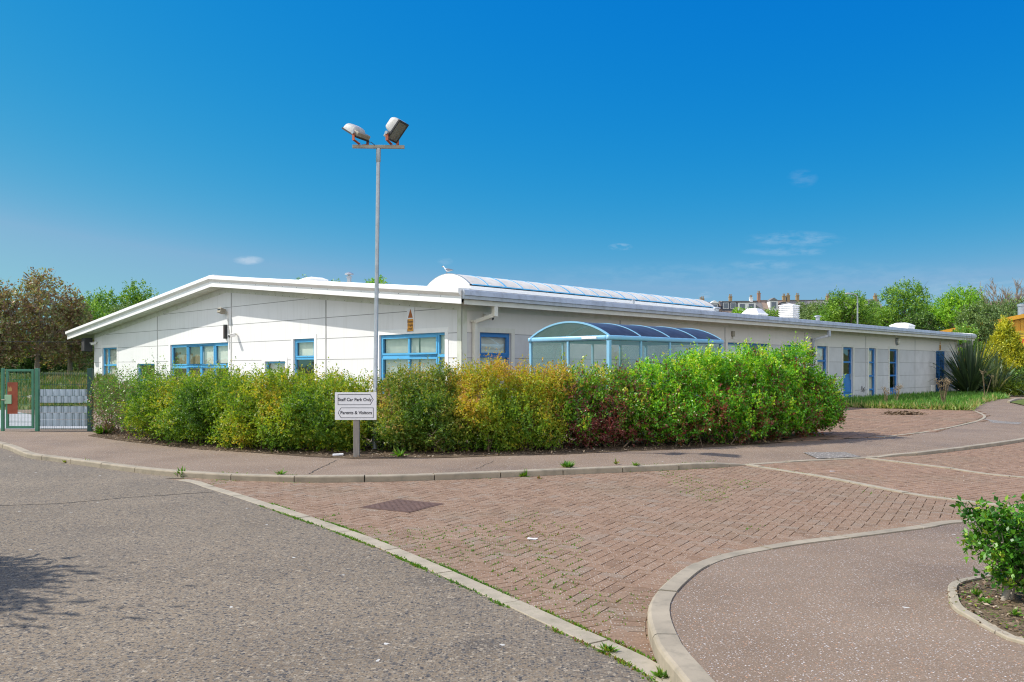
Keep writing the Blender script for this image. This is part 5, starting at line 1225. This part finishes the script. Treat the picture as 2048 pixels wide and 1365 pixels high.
# left: trees and grass bank behind the gate
bk = MB(); nx, ny = 26, 14; V_ = []
for j in range(ny):
    for i in range(nx):
        x = -46+33*i/(nx-1); y = 27.5+40*j/(ny-1); k = min(1, max(0, (y-28.5)/9)); k = k*k*(3-2*k)
        V_.append((x, y, .05+1.0*k+.12*math.sin(x*.9)*math.sin(y*.7)*k))
bk.add(V_, [(j*nx+i, j*nx+i+1, (j+1)*nx+i+1, (j+1)*nx+i) for j in range(ny-1) for i in range(nx-1)])
b_ = bk.build('grass_bank', M['bank'], None, smooth=80); b_['kind'] = 'structure'
def blades(name, pts, h, w, m, seed, kind='stuff', parent=None, mu=.45, s=.22, lean=.35):
    g_ = np.random.default_rng(seed); P = np.array(pts, float); n = len(P)
    A = nrm(np.array([0,0,1.0]) + g_.normal(size=(n,3))*lean); A[:,2] = np.abs(A[:,2])
    q = leaf_quads(P, A, nrm(g_.normal(size=(n,3))), h*g_.uniform(.5,1.3,n), w*g_.uniform(.7,1.3,n), .05)
    t = np.clip(mu + g_.normal(size=n)*s + clump(P, 1.6)*.25, 0, 1)
    o = leaf_mesh(name, q, t, m, parent)
    if kind: o['kind'] = kind
    return o
g_ = np.random.default_rng(5)
def bank_z(x, y):
    k = np.clip((y-28.5)/9, 0, 1); k = k*k*(3-2*k); return .05+1.0*k+.12*np.sin(x*.9)*np.sin(y*.7)*k
n = 16000; x = g_.uniform(-27,-15.5,n); y = g_.uniform(28.3,40,n); z = bank_z(x, y)
keep = clump(np.stack([x,y,z],1), 1.1) > -.45
blades('grass', np.stack([x,y,z],1)[keep], .26, .05, M['lf_bank'], 6, mu=.5, s=.25)
bst = paint('pale_boulder', (.5,.46,.38,1), .9, 0, .12, 4)
bx_, by_ = XA(63, 31.5), 31.5; bo = MB(); bm = bmesh.new(); bmesh.ops.create_icosphere(bm, subdivisions=2, radius=.16)
for v in bm.verts: v.co *= 1+.18*math.sin(v.co.x*23+1)*math.sin(v.co.y*19); v.co.z *= .6
me = bpy.data.meshes.new('boulder'); bm.to_mesh(me); bm.free(); o = link('boulder', me, bst); o.location = (bx_, by_, float(bank_z(bx_, by_))+.06)
tag(o, 'pale boulder on the grass bank seen through the gate mesh', 'rock')
GL = 'trees beyond the fence on the left'
tree('dusty_tree', 'tall dusty brown leaved tree with open crown left of the building', XA(75,40), 40, 1.2, ZA(532,40), ZA(730,40), 1.75, M['lf_euc'], 41, GL, leaf=.14, ns=1000, nl=10, lobes=17, trunk_r=.11, bark='bark_pale', hole=.55, lr=(.22,.34), tint_mu=.36)
tree('dusty_tree', 'dusty brown tree cut by the left edge of the photo', XA(-8,38), 38, 1.2, ZA(560,38), ZA(735,38), 1.5, M['lf_euc'], 42, GL, leaf=.14, ns=950, nl=10, lobes=15, trunk_r=.11, bark='bark_pale', hole=.5, lr=(.24,.36), tint_mu=.38)
tree('dusty_tree', 'lower brownish tree between the tall dusty tree and the roof corner', XA(140,42), 42, 1.3, ZA(580,42), ZA(735,42), 1.35, M['lf_euc'], 43, GL, leaf=.14, ns=1000, nl=10, lobes=14, trunk_r=.1, bark='bark_pale', hole=.5, lr=(.24,.36), tint_mu=.38)
tree('young_tree', 'young green tree at the left end of the building wall', XA(158,45), 45, 1.0, ZA(640,45), ZA(742,45), .9, M['lf_grey'], 44, GL, leaf=.12, ns=420, nl=8, lobes=10, trunk_r=.05, hole=.6, lr=(.25,.4))
tree('understorey_tree', 'dark green dense tree low behind the fence mesh', XA(40,46), 46, 1.3, ZA(650,46), ZA(748,46), 2.3, M['lf_wood'], 45, GL, leaf=.17, ns=1100, nl=10, lobes=12, trunk_r=.12, hole=.2)
tree('understorey_tree', 'dark bushy tree in the shade beside the roof corner', XA(135,48), 48, 1.3, ZA(640,48), ZA(748,48), 2.2, M['lf_wood'], 46, GL, leaf=.17, ns=1100, nl=10, lobes=12, trunk_r=.12, hole=.2)
tree('understorey_tree', 'dark tree at the left edge below the dusty crown', XA(-50,45), 45, 1.3, ZA(620,45), ZA(748,45), 2.2, M['lf_wood'], 47, GL, leaf=.17, ns=900, nl=10, lobes=12, trunk_r=.12, hole=.2)
tree('green_tree', 'rounded green tree above the low left end of the roof', XA(205,72), 72, 0, ZA(580,72), ZA(690,72), 2.0, M['lf_tree'], 48, GL, leaf=.2, ns=800, nl=10, lobes=11, hole=.3)
tree('green_tree', 'taller green tree rising over the left roof slope', XA(277,74), 74, 0, ZA(566,74), ZA(680,74), 2.1, M['lf_tree'], 49, GL, leaf=.2, ns=850, nl=10, lobes=11, hole=.35)
tree('green_tree', 'pale green tree between the two roof corner trees', XA(240,66), 66, 0, ZA(608,66), ZA(690,66), 1.7, M['lf_grey'], 50, GL, leaf=.18, ns=650, nl=10, lobes=9, hole=.3)
tree('green_tree', 'green tree just left of the roof corner behind the dusty trees', XA(165,64), 64, 0, ZA(600,64), ZA(700,64), 2.2, M['lf_tree'], 51, GL, leaf=.2, ns=800, nl=10, lobes=10, hole=.25)
GR = 'treetops showing over the roof'
tree('rooftop_tree', 'green treetop over the roof just right of the pole', XA(752,88), 88, 0, ZA(554,88), ZA(640,88), 1.8, M['lf_spring'], 52, GR, leaf=.24, ns=600, nl=9, lobes=9, hole=.3)
tree('rooftop_tree', 'tip of a green tree left of the boxy rooflight', XA(604,88), 88, 0, ZA(557,88), ZA(640,88), 1.3, M['lf_tree'], 53, GR, leaf=.24, ns=400, nl=9, lobes=8, hole=.3)
tree('rooftop_tree', 'faint treetop between the vent cowl and the boxy rooflight', XA(672,90), 90, 0, ZA(563,90), ZA(640,90), 1.2, M['lf_tree'], 54, GR, leaf=.24, ns=380, nl=9, lobes=8, hole=.3)
# right: trees behind the roof
GT = 'trees between the building and the hill'
for i, (px, Y, top, rx, mm, lab, leaf, ns) in enumerate([
    (1692,104,582,3.1,'lf_tree','green tree left of the street lamp over the roof',.24,1300),
    (1738,120,600,2.6,'lf_tree','lower green tree right of the street lamp',.24,800),
    (1812,106,562,3.6,'lf_tree','tallest green tree with gappy crown near the right end of the roof',.24,1500),
    (1922,98,575,2.9,'lf_spring','bright spring green tree above the grey warehouse roof',.24,1400),
    (1640,125,604,3.0,'lf_grey','olive green tree before the slate roofed houses',.26,900),
    (1608,128,607,2.4,'lf_grey','olive tree behind the louvred roof vent',.26,700),
    (1862,112,606,2.8,'lf_tree','green bushy tree between the tallest and the spring green tree',.24,900),
    (1772,110,622,2.8,'lf_wood','dark low tree just over the roof edge',.24,800),
    (1660,112,624,2.6,'lf_tree','low green tree over the roof behind the vent cowl',.24,800),
    (1840,100,628,2.6,'lf_wood','dark green low tree behind the second roof dome',.24,700),
    (1545,135,619,2.0,'lf_tree','small green tree below the white bay dormer',.26,500),
    (1476,140,617,1.5,'lf_spring','small bright green tree below the dark blue dormer',.26,420),
    (1500,142,617,1.6,'lf_tree','small green tree below the white dormer',.26,420),
    (2035,96,600,3.6,'lf_grey','grey green bushy tree at the right edge behind the warehouse',.26,1000),
    (1985,104,602,2.6,'lf_grey','grey green tree under the bare crown',.26,800)]):
    tree('hillside_tree', lab, XA(px,Y), Y, 0, ZA(top,Y), ZA(655,Y), rx, M[mm], 60+i, GT, leaf=leaf, ns=ns, nl=9, lobes=12, trunk_r=.18, hole=.45, lr=(.3,.46))
tree('willow_tree', 'feathery grey green tree standing before the warehouse roof', XA(1958,58), 58, 0, ZA(604,58), ZA(700,58), 1.7, M['lf_grey'], 90, None, leaf=.14, ns=1300, nl=10, lobes=13, trunk_r=.1, hole=.35)
tree('willow_tree', 'green leafy tree hanging over the far end of the roof', XA(1925,54), 54, 0, ZA(652,54), ZA(720,54), 1.1, M['lf_tree'], 91, None, leaf=.13, ns=700, nl=10, lobes=9, trunk_r=.08, hole=.3)
# bare tree
def bare_tree(label, x, y, top, spread, seed):
    o = empty('bare_tree', (x, y, 0), 0, label, 'tree'); q = random.Random(seed); mb = MB(); tw = MB()
    def grow(p, d, L, r, lev):
        e = p + d*L; m_ = p.lerp(e,.5)+Vector((q.uniform(-1,1),q.uniform(-1,1),q.uniform(0,1)))*L*.06
        (mb if lev < 3 else tw).tube([p, m_, e], [max(r,.022), max(r*.8,.02), max(r*.6,.016)], 6 if lev < 3 else 4, cap=False)
        if lev >= 6: return
        for _ in range(3 if lev < 5 else 2):
            nd = (d + Vector((q.uniform(-1,1)*spread, q.uniform(-1,1)*spread, q.uniform(-.1,.55)))).normalized()
            grow(p.lerp(e, q.uniform(.55,1)), nd, L*q.uniform(.6,.82), r*.55, lev+1)
    for _ in range(3): grow(Vector((0,0,top*.12)), Vector((q.uniform(-.35,.35),q.uniform(-.3,.3),1)).normalized(), top*.3, .14, 1)
    mb.tube([(0,0,-.2),(0,0,top*.2)], [.2,.16], 8)
    zs = max(v[2] for v in tw.v); k = top/zs
    for b in (mb, tw): b.v = [(v[0]*k, v[1]*k, v[2]*k) for v in b.v]
    mb.build('trunk', M['bark_pale'], o, recalc=False); tw.build('twigs', M['twig'] if False else paint('grey_twig', (.26,.205,.155,1), .9), o, recalc=False)
bare_tree('bare grey brown tree without leaves on the far right skyline', XA(1996,100), 100, ZA(552,100), .55, 8)

# far woodland behind everything on the right (reads as one mass)
lw = []
for i in range(46):
    px = 1640+i*16; Y = 150+ (i*37 % 30); h = 7+ (i*53 % 40)/18
    lw.append((XA(px,Y), Y, 5.2+h*.35, 4.2, 3.0, h*.5))
V, t, _ = shoots(lw, 2600, 9, .9, .42, .26, 99, rmin=.6, zmin=1, clump_s=.6)
o = leaf_mesh('distant_wood', V, t, M['lf_grey']); o['kind'] = 'stuff'

# New Zealand flax, golden conifer, spurge
def flax(label, x, y, z0, n, L, seed, spread=1.0, mu=.35):
    o = empty('flax_plant', (x, y, z0), 0, label, 'plant'); g_ = np.random.default_rng(seed); Q = []; T = []
    for i in range(n):
        az = g_.uniform(0, 2*math.pi); el = R(g_.uniform(28, 88)); l = L*g_.uniform(.6, 1.05); w = g_.uniform(.05,.085)
        p = np.array([math.cos(az)*.22*spread, math.sin(az)*.22*spread, 0])*g_.uniform(0,1); dr = g_.uniform(.1, .55)*(1.4-el)
        ns = 6; pts = [p]; sides = np.array([-math.sin(az), math.cos(az), 0]); tint = np.clip(g_.normal(mu, .22), 0, 1)
        e = el
        for k in range(ns):
            d = np.array([math.cos(az)*math.cos(e), math.sin(az)*math.cos(e), math.sin(e)]); pts.append(pts[-1]+d*l/ns); e -= dr*(k+1)/ns*1.1
        ws = [w*.7, w, w, w*.9, w*.7, w*.45, w*.03]
        for k in range(ns): Q.append([pts[k]-sides*ws[k]/1.4, pts[k]+sides*ws[k]/1.4, pts[k+1]+sides*ws[k+1]/1.4, pts[k+1]-sides*ws[k+1]/1.4]); T.append(tint)
    leaf_mesh('leaves', np.array(Q), np.array(T), M['lf_flax'], o)
    return o
fxx, fyy = XA(1940,42.5), 42.5
flax('big dark green flax with tall sword shaped leaves at the end of the wall', fxx, fyy, .05, 300, 3.1, 21)
flax('paler arching flax spilling right of the big dark flax', XA(1988,42), 42, .05, 130, 2.4, 22, 1.2, .66)  # leaf tint raised, putting the sunlit pale of this side into the colour
def conifer():
    x, y = XA(2010,46), 46; H = ZA(634,46)-.05
    o = empty('golden_conifer', (x, y, .05), 0, 'golden yellow conifer with feathery upright sprays beside the flax', 'conifer')
    lb = []
    q = random.Random(12)
    for i in range(26):
        h = (i+.5)/26; r_ = 1.75*(1-h)**.95+.05; a = i*2.4
        lb.append((math.cos(a)*r_*.6, math.sin(a)*r_*.6, H*(.08+.86*h), r_*.55, r_*.55, .38+.2*(1-h)))
    V, t, _ = shoots(lb, 7500, 10, .26, .11, .055, 33, up=.9, out=.9, jit=.35, rmin=.55, leafrand=.55, tint_s=.16, clump_s=3.0, clump_a=.2, spike=.12, tint_mu=.62)
    leaf_mesh('foliage', V, t, M['lf_conifer'], o)
    MB().tube([(0,0,-.1),(0,0,H*.9)], [.12,.02], 8).build('trunk', M['bark'], o)
conifer()
shrub('spurge_plant', 'low yellow green spurge at the foot of the conifer', [(XA(2018,41.5),41.5,.45,.5,.5,.4),(XA(2035,41.2),41.2,.4,.5,.5,.4),(XA(2000,41.6),41.6,.35,.35,.4,.3)], dict(sl=.25, ll=.11, lw=.04, ns=420, nl=12, up=.6, tint_s=.15), M['lf_euph'], None, 34, cat='plant', stems=8)
shrub('evergreen_shrub', 'dark evergreen shrub at the right edge behind the spurge', [(XA(2046,44),44,.8,.9,.9,.8),(XA(2080,44),44,.9,1.1,1,.9)], dict(sl=.3, ll=.12, lw=.06, ns=900, nl=11), M['lf_wood'], None, 35, stems=8)

# long grass strip by the wall, dry stalks
g2 = np.random.default_rng(8)
strip = [G(px,py,.09) for px, py in [(1690,815),(1745,817.5),(1800,818.5),(1860,820),(1905,821),(1938,821.5),(1946,815),(1965,806),(1990,800),(2020,797)]] + [loc2w(37.5,-.3), loc2w(33.5,-.05), loc2w(19,-.05)]
xs_ = [p[0] for p in strip]; ys_ = [p[1] for p in strip]; pts = []
while len(pts) < 15000:
    p = (g2.uniform(min(xs_),max(xs_)), g2.uniform(min(ys_),max(ys_)))
    if in_poly(p, strip): pts.append((*p, .085))
sheet('soil_strip', strip, .097, M['bank'])
blades('grass', pts, .27, .040, M['lf_grass'], 9, mu=.36, s=.2, lean=.5)
ed = []
for i in range(8):
    a, b = strip[i], strip[i+1]
    for _ in range(170): t = g2.random(); ed.append((a[0]+(b[0]-a[0])*t+g2.normal()*.06, a[1]+(b[1]-a[1])*t+.1+g2.normal()*.15, .09))
blades('grass', ed, .26, .04, M['lf_grass'], 10, mu=.78, s=.16, lean=.6)
def stalk(px, py, Y, h, label, seed, nst=9):
    x, y = XA(px, Y), Y; o = empty('dry_stalk', (x, y, .09), 0, label, 'dry plant', 'dry plant stalks in the grass strip'); q = random.Random(seed)
    mb = MB(); heads = []
    for i in range(nst):
        a = q.uniform(0, 6.28); s = q.uniform(.06,.24)*h; e = Vector((math.cos(a)*s, math.sin(a)*s*.6, h*q.uniform(.7,1)))
        mb.tube([(q.uniform(-.04,.04),0,0), tuple(e*.55+Vector((0,0,.06))), tuple(e)], [.013,.010,.006], 5, cap=False)
        for _ in range(3):
            e2 = e+Vector((q.uniform(-.1,.1),q.uniform(-.1,.1),q.uniform(.02,.12))); mb.tube([e, e2], [.006,.004], 4, cap=False); heads += [e2]*8
    mb.build('stalks', M['lf_dry'], o, recalc=False)
    g_ = np.random.default_rng(seed); P = np.array([tuple(e) for e in heads])+g_.normal(size=(len(heads),3))*.03
    n = len(P); leaf_mesh('seed_heads', leaf_quads(P, nrm(g_.normal(size=(n,3))), nrm(g_.normal(size=(n,3))), np.full(n,.05), np.full(n,.02)), g_.random(n), M['lf_dry'], o)
stalk(1887, 0, 29.5, .95, 'tallest dry brown stalk clump with seed heads before the louvred door', 1, 12)
stalk(1793, 0, 31, .7, 'dry stalks with seed heads below the third narrow window', 3, 6)
stalk(1772, 0, 29.5, .6, 'thin pale dry grass stalks below the second narrow window', 4, 5)
stalk(1970, 0, 36, 1.3, 'two tall dry flower stems before the dark flax', 5, 3)
db = empty('leaf_debris', (*G(1809,829.5,.1), .104), 0, 'small heap of brown debris on the round paving', 'debris')
n = 500; P = g2.normal(size=(n,3))*np.array([.26,.16,.035]); P[:,2] = np.abs(P[:,2])
leaf_mesh('debris_leaves', leaf_quads(P, nrm(g2.normal(size=(n,3))*np.array([1,1,.4])), nrm(g2.normal(size=(n,3))+np.array([0,0,1.5])), np.full(n,.09), np.full(n,.05)), g2.random(n)*.5, M['lf_litter'], db)

# moss and small weeds
nd_skip = 0
def along(line, n, spread, rng, dens=None):
    d = np.r_[0, np.cumsum(np.linalg.norm(np.diff(line[:,:2], axis=0), axis=1))]; s = rng.random(n)*d[-1]
    P = np.stack([np.interp(s, d, line[:,0]), np.interp(s, d, line[:,1])], 1) + rng.normal(size=(n,2))*spread
    m_ = (np.sin(s*2.1)+np.sin(s*5.3+1)+np.sin(s*.9+2)) > (dens if dens is not None else -9)
    return P[m_]
nd_ = dv_main[(dv_main[:,1] > 2.6) & (dv_main[:,1] < 9.2)]
pm = []
for off, n, dn in ((-.018, 4200, -.35), (.14, 3800, -.5)):
    ol = offset(nd_, off); nc = 48
    for _ in range(nc):
        i_ = int(g2.integers(0, len(ol))); k_ = int(g2.integers(8, 90)); tt = ol[min(i_+1, len(ol)-1)]-ol[max(i_-1, 0)]; tt = tt[:2]/np.linalg.norm(tt[:2])
        P_ = ol[i_][:2] + tt*(g2.normal(size=k_)*g2.uniform(.03,.16))[:,None] + g2.normal(size=(k_,2))*.009
        pm += [(x, y, .012) for x, y in P_]
pm += [(x, y, .006) for x, y in along(offset(nk[nk[:,1] < 7], -.02), 1100, .015, g2, .1)]
pm += [(x, y, .006) for x, y in along(offset(fk[fk[:,0] > -4], -.03), 420, .03, g2, .9)]
pm += [(x, y, .086) for x, y in along(offset(fk[fk[:,0] > -4], .14), 350, .02, g2, 1.2)]
l2_ = smooth_line(LINE2, .3); pm += [(x, y, .008) for x, y in along(offset(l2_, -.02), 900, .015, g2, .2)]
mp = 0
for (a, b) in EDG:
    c = np.array([[(a[0]+b[0])/2, (a[1]+b[1])/2, 0.0]]); dens = clump(c, .9, 1.0)[0] + .35*(clump(c, 3.0)[0]) + (.30 if c[0,1] < 8 else -.1) + (.25 if c[0,1] < 5.6 else 0)
    if dens > .40:
        for _ in range(int(g2.integers(0, 10))):
            t = g2.random(); pm.append((a[0]+(b[0]-a[0])*t+g2.normal()*.003, a[1]+(b[1]-a[1])*t+g2.normal()*.003, .004)); mp += 1
blades('moss', pm, .022, .011, M['lf_weed'], 15, mu=.5, s=.22, lean=.9)
def weed(px, py, z, s, seed, label, n=40, up=.5, mu=.45):
    x, y = G(px, py, z); g_ = np.random.default_rng(seed)
    A = nrm(np.stack([g_.normal(size=n), g_.normal(size=n), np.abs(g_.normal(size=n))*up+.25], 1))
    q = leaf_quads(g_.normal(size=(n,3))*s*.12*np.array([1,1,0]), A, nrm(g_.normal(size=(n,3))*.4+np.array([0,0,1])), s*g_.uniform(.4,1.1,n), s*.22*g_.uniform(.6,1.3,n))
    o = leaf_mesh('weed', q, np.clip(mu+g_.normal(size=n)*.2, 0, 1), M['lf_weed']); o.location = (x, y, z)
    tag(o, label, 'weed', 'weeds growing along the kerbs')
weed(1048, 955, 0, .13, 1, 'bright green leafy weed against the middle of the long kerb', 50, 1.0)
weed(1135, 935, .086, .14, 2, 'leafy weed on the pavement edge right of the middle of the long kerb', 60)
weed(1078, 959, 0, .07, 3, 'small reddish weed next to the bright green weed at the kerb', 30, .5, .85)
weed(365, 955, 0, .16, 4, 'tuft of thin green grass at the kerb where the flush edging starts', 60, 1.6)
weed(332, 950, 0, .10, 5, 'low weed just left of the grass tuft at the kerb', 40)
weed(173, 932, 0, .13, 6, 'green weed in the gutter on the far left kerb', 40, .9)
weed(135, 928, 0, .10, 7, 'reddish weed in the gutter at the far left', 40, .5, .9)
weed(762, 962, 0, .12, 8, 'upright green tuft at the kerb right of the car park sign', 45, 1.4)
weed(930, 958, 0, .09, 9, 'small weed at the kerb left of the bright green weed', 25, .9)
weed(1215, 1305, .012, .075, 10, 'spreading weed tuft beside the flush edging in the foreground', 60, .3, .6)
weed(1322, 1358, .01, .07, 11, 'weed at the foot of the curved near kerb at the bottom edge', 60, 1.0)
weed(1232, 929, .086, .10, 12, 'slender weed spike on the pavement above the long kerb', 16, 2.5, .8)
weed(1272, 932, .086, .09, 13, 'small green weed on the pavement near the dropped kerb end', 30)
weed(1428, 935, 0, .09, 14, 'yellowish weed at the end of the raised kerb', 30, .6, .75)
weed(560, 950, .086, .10, 15, 'thin weed at the back edge of the kerb left of the sign', 22, .8)
weed(255, 944, 0, .08, 16, 'low weed by the kerb joint on the left', 30, .5)
weed(104, 921, 0, .09, 17, 'small brown weed at the left kerb joint', 30, .8, .95)
weed(1952, 1190, .1, .055, 18, 'bright green seedling in the holly bed near the edging', 40, .6)
weed(1970, 1206, .1, .06, 19, 'low green mat of leaves in the holly bed', 50, .3)
weed(800, 913, .09, .16, 20, 'green grass tuft at the hedge foot right of the sign post', 60, .8)
weed(2030, 1230, .1, .05, 21, 'green weed at the right of the holly bed', 40, .6)
weed(430, 885, .09, .2, 22, 'bright green weed patch under the olive hedge', 60, .6)
weed(205, 868, .09, .25, 23, 'bright green weed patch at the left end of the hedge', 110, .6)
# leaf litter under hedge and in the bed
def scatter(poly, n, z, size, seed, m=M['lf_litter'], name='leaf_litter', mu=.4):
    g_ = np.random.default_rng(seed); xs = [p[0] for p in poly]; ys = [p[1] for p in poly]; P = []
    while len(P) < n:
        p = (g_.uniform(min(xs),max(xs)), g_.uniform(min(ys),max(ys)))
        if in_poly(p, poly): P.append((*p, z+g_.random()*.012))
    P = np.array(P); A = nrm(g_.normal(size=(n,3))*np.array([1,1,.25])); N_ = nrm(np.array([0,0,1.0])+g_.normal(size=(n,3))*.35)
    o = leaf_mesh(name, leaf_quads(P, A, N_, size*g_.uniform(.5,1.3,n), size*.5*g_.uniform(.6,1.3,n)), np.clip(g_.normal(mu,.3,n),0,1), m); o['kind'] = 'stuff'
scatter(BED, 3200, .096, .035, 61, mu=.5)
scatter(BED, 2600, .096, .024, 62, M['lf_weed'], 'ground_cover', .55)
scatter([G(px,py,.09) for px, py in [(190,876),(400,901),(560,909),(716,917),(900,915),(1130,908),(1330,899),(1560,885),(1560,872),(1300,886),(1000,899),(700,902),(400,885),(200,862)]], 3600, .095, .05, 63)
RA, RP, GA, GP, BA, BP = .29, 4.2, .348, .90, .64, .10
# ------------------------------------------------------------------ sky, sun, camera
W = bpy.data.worlds.new('World'); S.world = W; W.use_nodes = True
t = W.node_tree; t.nodes.clear()
def N(ty, **kw):
    nd = t.nodes.new(ty)
    for k, v in kw.items():
        if k.startswith('i_'):
            key = k[2:]; key = int(key) if key.isdigit() else key.replace('_', ' ')
            if hasattr(v, 'is_output'): t.links.new(v, nd.inputs[key])
            else: nd.inputs[key].default_value = v
        else: setattr(nd, k, v)
    return nd
d = -SUN
sky = N('ShaderNodeTexSky', sky_type='NISHITA', sun_disc=False, sun_elevation=math.asin(d.z), sun_rotation=math.atan2(d.x, d.y), altitude=0, air_density=1.0, dust_density=.35, ozone_density=2.2)
EXPO = .78
K = .15*2**EXPO                                               # raw sky -> picture level
sc_ = N('ShaderNodeSeparateColor', i_0=sky.outputs[0])
def mth(op, a, b=.5, c=False): nd = N('ShaderNodeMath', operation=op, i_0=a, i_1=b); nd.use_clamp = c; return nd.outputs[0]
def curve(ch, a, p): return mth('MULTIPLY', mth('POWER', mth('MULTIPLY', sc_.outputs[ch], .2437), p), a/K)
G_ = curve(1, GA, GP); R_ = mth('MINIMUM', curve(0, RA, RP), mth('MULTIPLY', G_, .48)); B_ = curve(2, BA, BP)
clear = N('ShaderNodeCombineColor', i_0=R_, i_1=G_, i_2=B_).outputs[0]
co = N('ShaderNodeTexCoord').outputs['Generated']
sp_ = N('ShaderNodeSeparateXYZ', i_0=co)
az = mth('DIVIDE', sp_.outputs[0], sp_.outputs[1]); el = mth('DIVIDE', sp_.outputs[2], sp_.outputs[1])
nz = N('ShaderNodeTexNoise', i_Vector=N('ShaderNodeMapping', i_Vector=co, i_Scale=(1,1,3.2)).outputs[0], i_Scale=46, i_Detail=8, i_Roughness=.62).outputs[0]
cloud = None
for px, py, w, h, amt in [(497,521,30,9,.55),(1241,494,24,7,.45),(1590,479,95,17,.22),(1575,504,90,9,.20),(1530,531,80,11,.18),(1605,357,30,18,.10),(890,523,16,7,.22),(1985,590,160,36,.30),(1411,590,16,7,.45),(1560,552,520,30,.08)]:
    ex_ = mth('DIVIDE', mth('SUBTRACT', az, (px-1024)/F), w/F); ey_ = mth('DIVIDE', mth('SUBTRACT', el, (HY-py)/F), h/F)
    r2 = mth('ADD', mth('MULTIPLY', ex_, ex_), mth('MULTIPLY', ey_, ey_))
    m_ = mth('MULTIPLY', mth('SUBTRACT', 1.25, r2, True), mth('MULTIPLY', mth('SUBTRACT', nz, .40), 4.5, True))
    m_ = mth('MULTIPLY', m_, amt*.55)
    cloud = m_ if cloud is None else mth('MAXIMUM', cloud, m_)
front = mth('GREATER_THAN', sp_.outputs[1], 0.05)
cloud = mth('MULTIPLY', cloud, front)
# unseen bank of bright broken cloud added behind the camera to lift the shaded walls
nb_ = N('ShaderNodeTexNoise', i_Vector=N('ShaderNodeMapping', i_Vector=co, i_Scale=(1,1,1.9)).outputs[0], i_Scale=3.1, i_Detail=8, i_Roughness=.58).outputs[0]
rear = mth('MULTIPLY', mth('MULTIPLY', mth('SUBTRACT', mth('MULTIPLY', sp_.outputs[1], -1.0), .08), 3.0, True), mth('MULTIPLY', sp_.outputs[2], 9.0, True))
rear = mth('MULTIPLY', rear, mth('MULTIPLY', mth('SUBTRACT', nb_, .37), 5.0, True))
def blend(f, a, b):
    m = N('ShaderNodeMix', data_type='RGBA', i_0=f); s0 = [q for q in m.inputs if q.name == 'A' and q.enabled][0]; s1 = [q for q in m.inputs if q.name == 'B' and q.enabled][0]
    for s_, v in ((s0, a), (s1, b)):
        if hasattr(v, 'is_output'): t.links.new(v, s_)
        else: s_.default_value = v
    return [q for q in m.outputs if q.enabled][0]
c1 = blend(cloud, clear, (.92/K, .95/K, 1.0/K, 1))
c2 = blend(rear, c1, (2.3/K, 2.22/K, 2.1/K, 1))
bg = N('ShaderNodeBackground', i_Color=c2, i_Strength=.15)
t.links.new(bg.outputs[0], N('ShaderNodeOutputWorld').inputs['Surface'])
sl_ = bpy.data.lights.new('sun', 'SUN'); sl_.energy = 3.3; sl_.angle = R(.53); sl_.color = (1, .945, .85)
so = bpy.data.objects.new('sun', sl_); COL.objects.link(so); so.rotation_euler = SUN.to_track_quat('-Z', 'Y').to_euler(); so.location = (-20, 0, 30)
cam = bpy.data.cameras.new('camera'); cam.sensor_width = 36; cam.lens = F*36/2048; cam.shift_y = (HY-682.5)/2048; cam.clip_end = 3000; cam.clip_start = .05
cobj = bpy.data.objects.new('camera', cam); COL.objects.link(cobj); cobj.location = (0, 0, EYE); cobj.rotation_euler = (R(90), 0, 0); S.camera = cobj
S.view_settings.view_transform = 'Standard'; S.view_settings.look = 'None'; S.view_settings.exposure = EXPO; S.view_settings.gamma = 1.0
S.cycles.max_bounces = 6; S.cycles.diffuse_bounces = 3; S.cycles.glossy_bounces = 3; S.cycles.transparent_max_bounces = 12; S.cycles.transmission_bounces = 4
S.cycles.sample_clamp_indirect = 8; S.cycles.sample_clamp_direct = 12; S.cycles.use_adaptive_sampling = False; S.cycles.use_denoising = True; S.cycles.denoiser = 'OPENIMAGEDENOISE'; S.cycles.denoising_prefilter = 'NONE'; S.cycles.denoising_input_passes = 'RGB_ALBEDO_NORMAL'; S.cycles.filter_width = 1.15
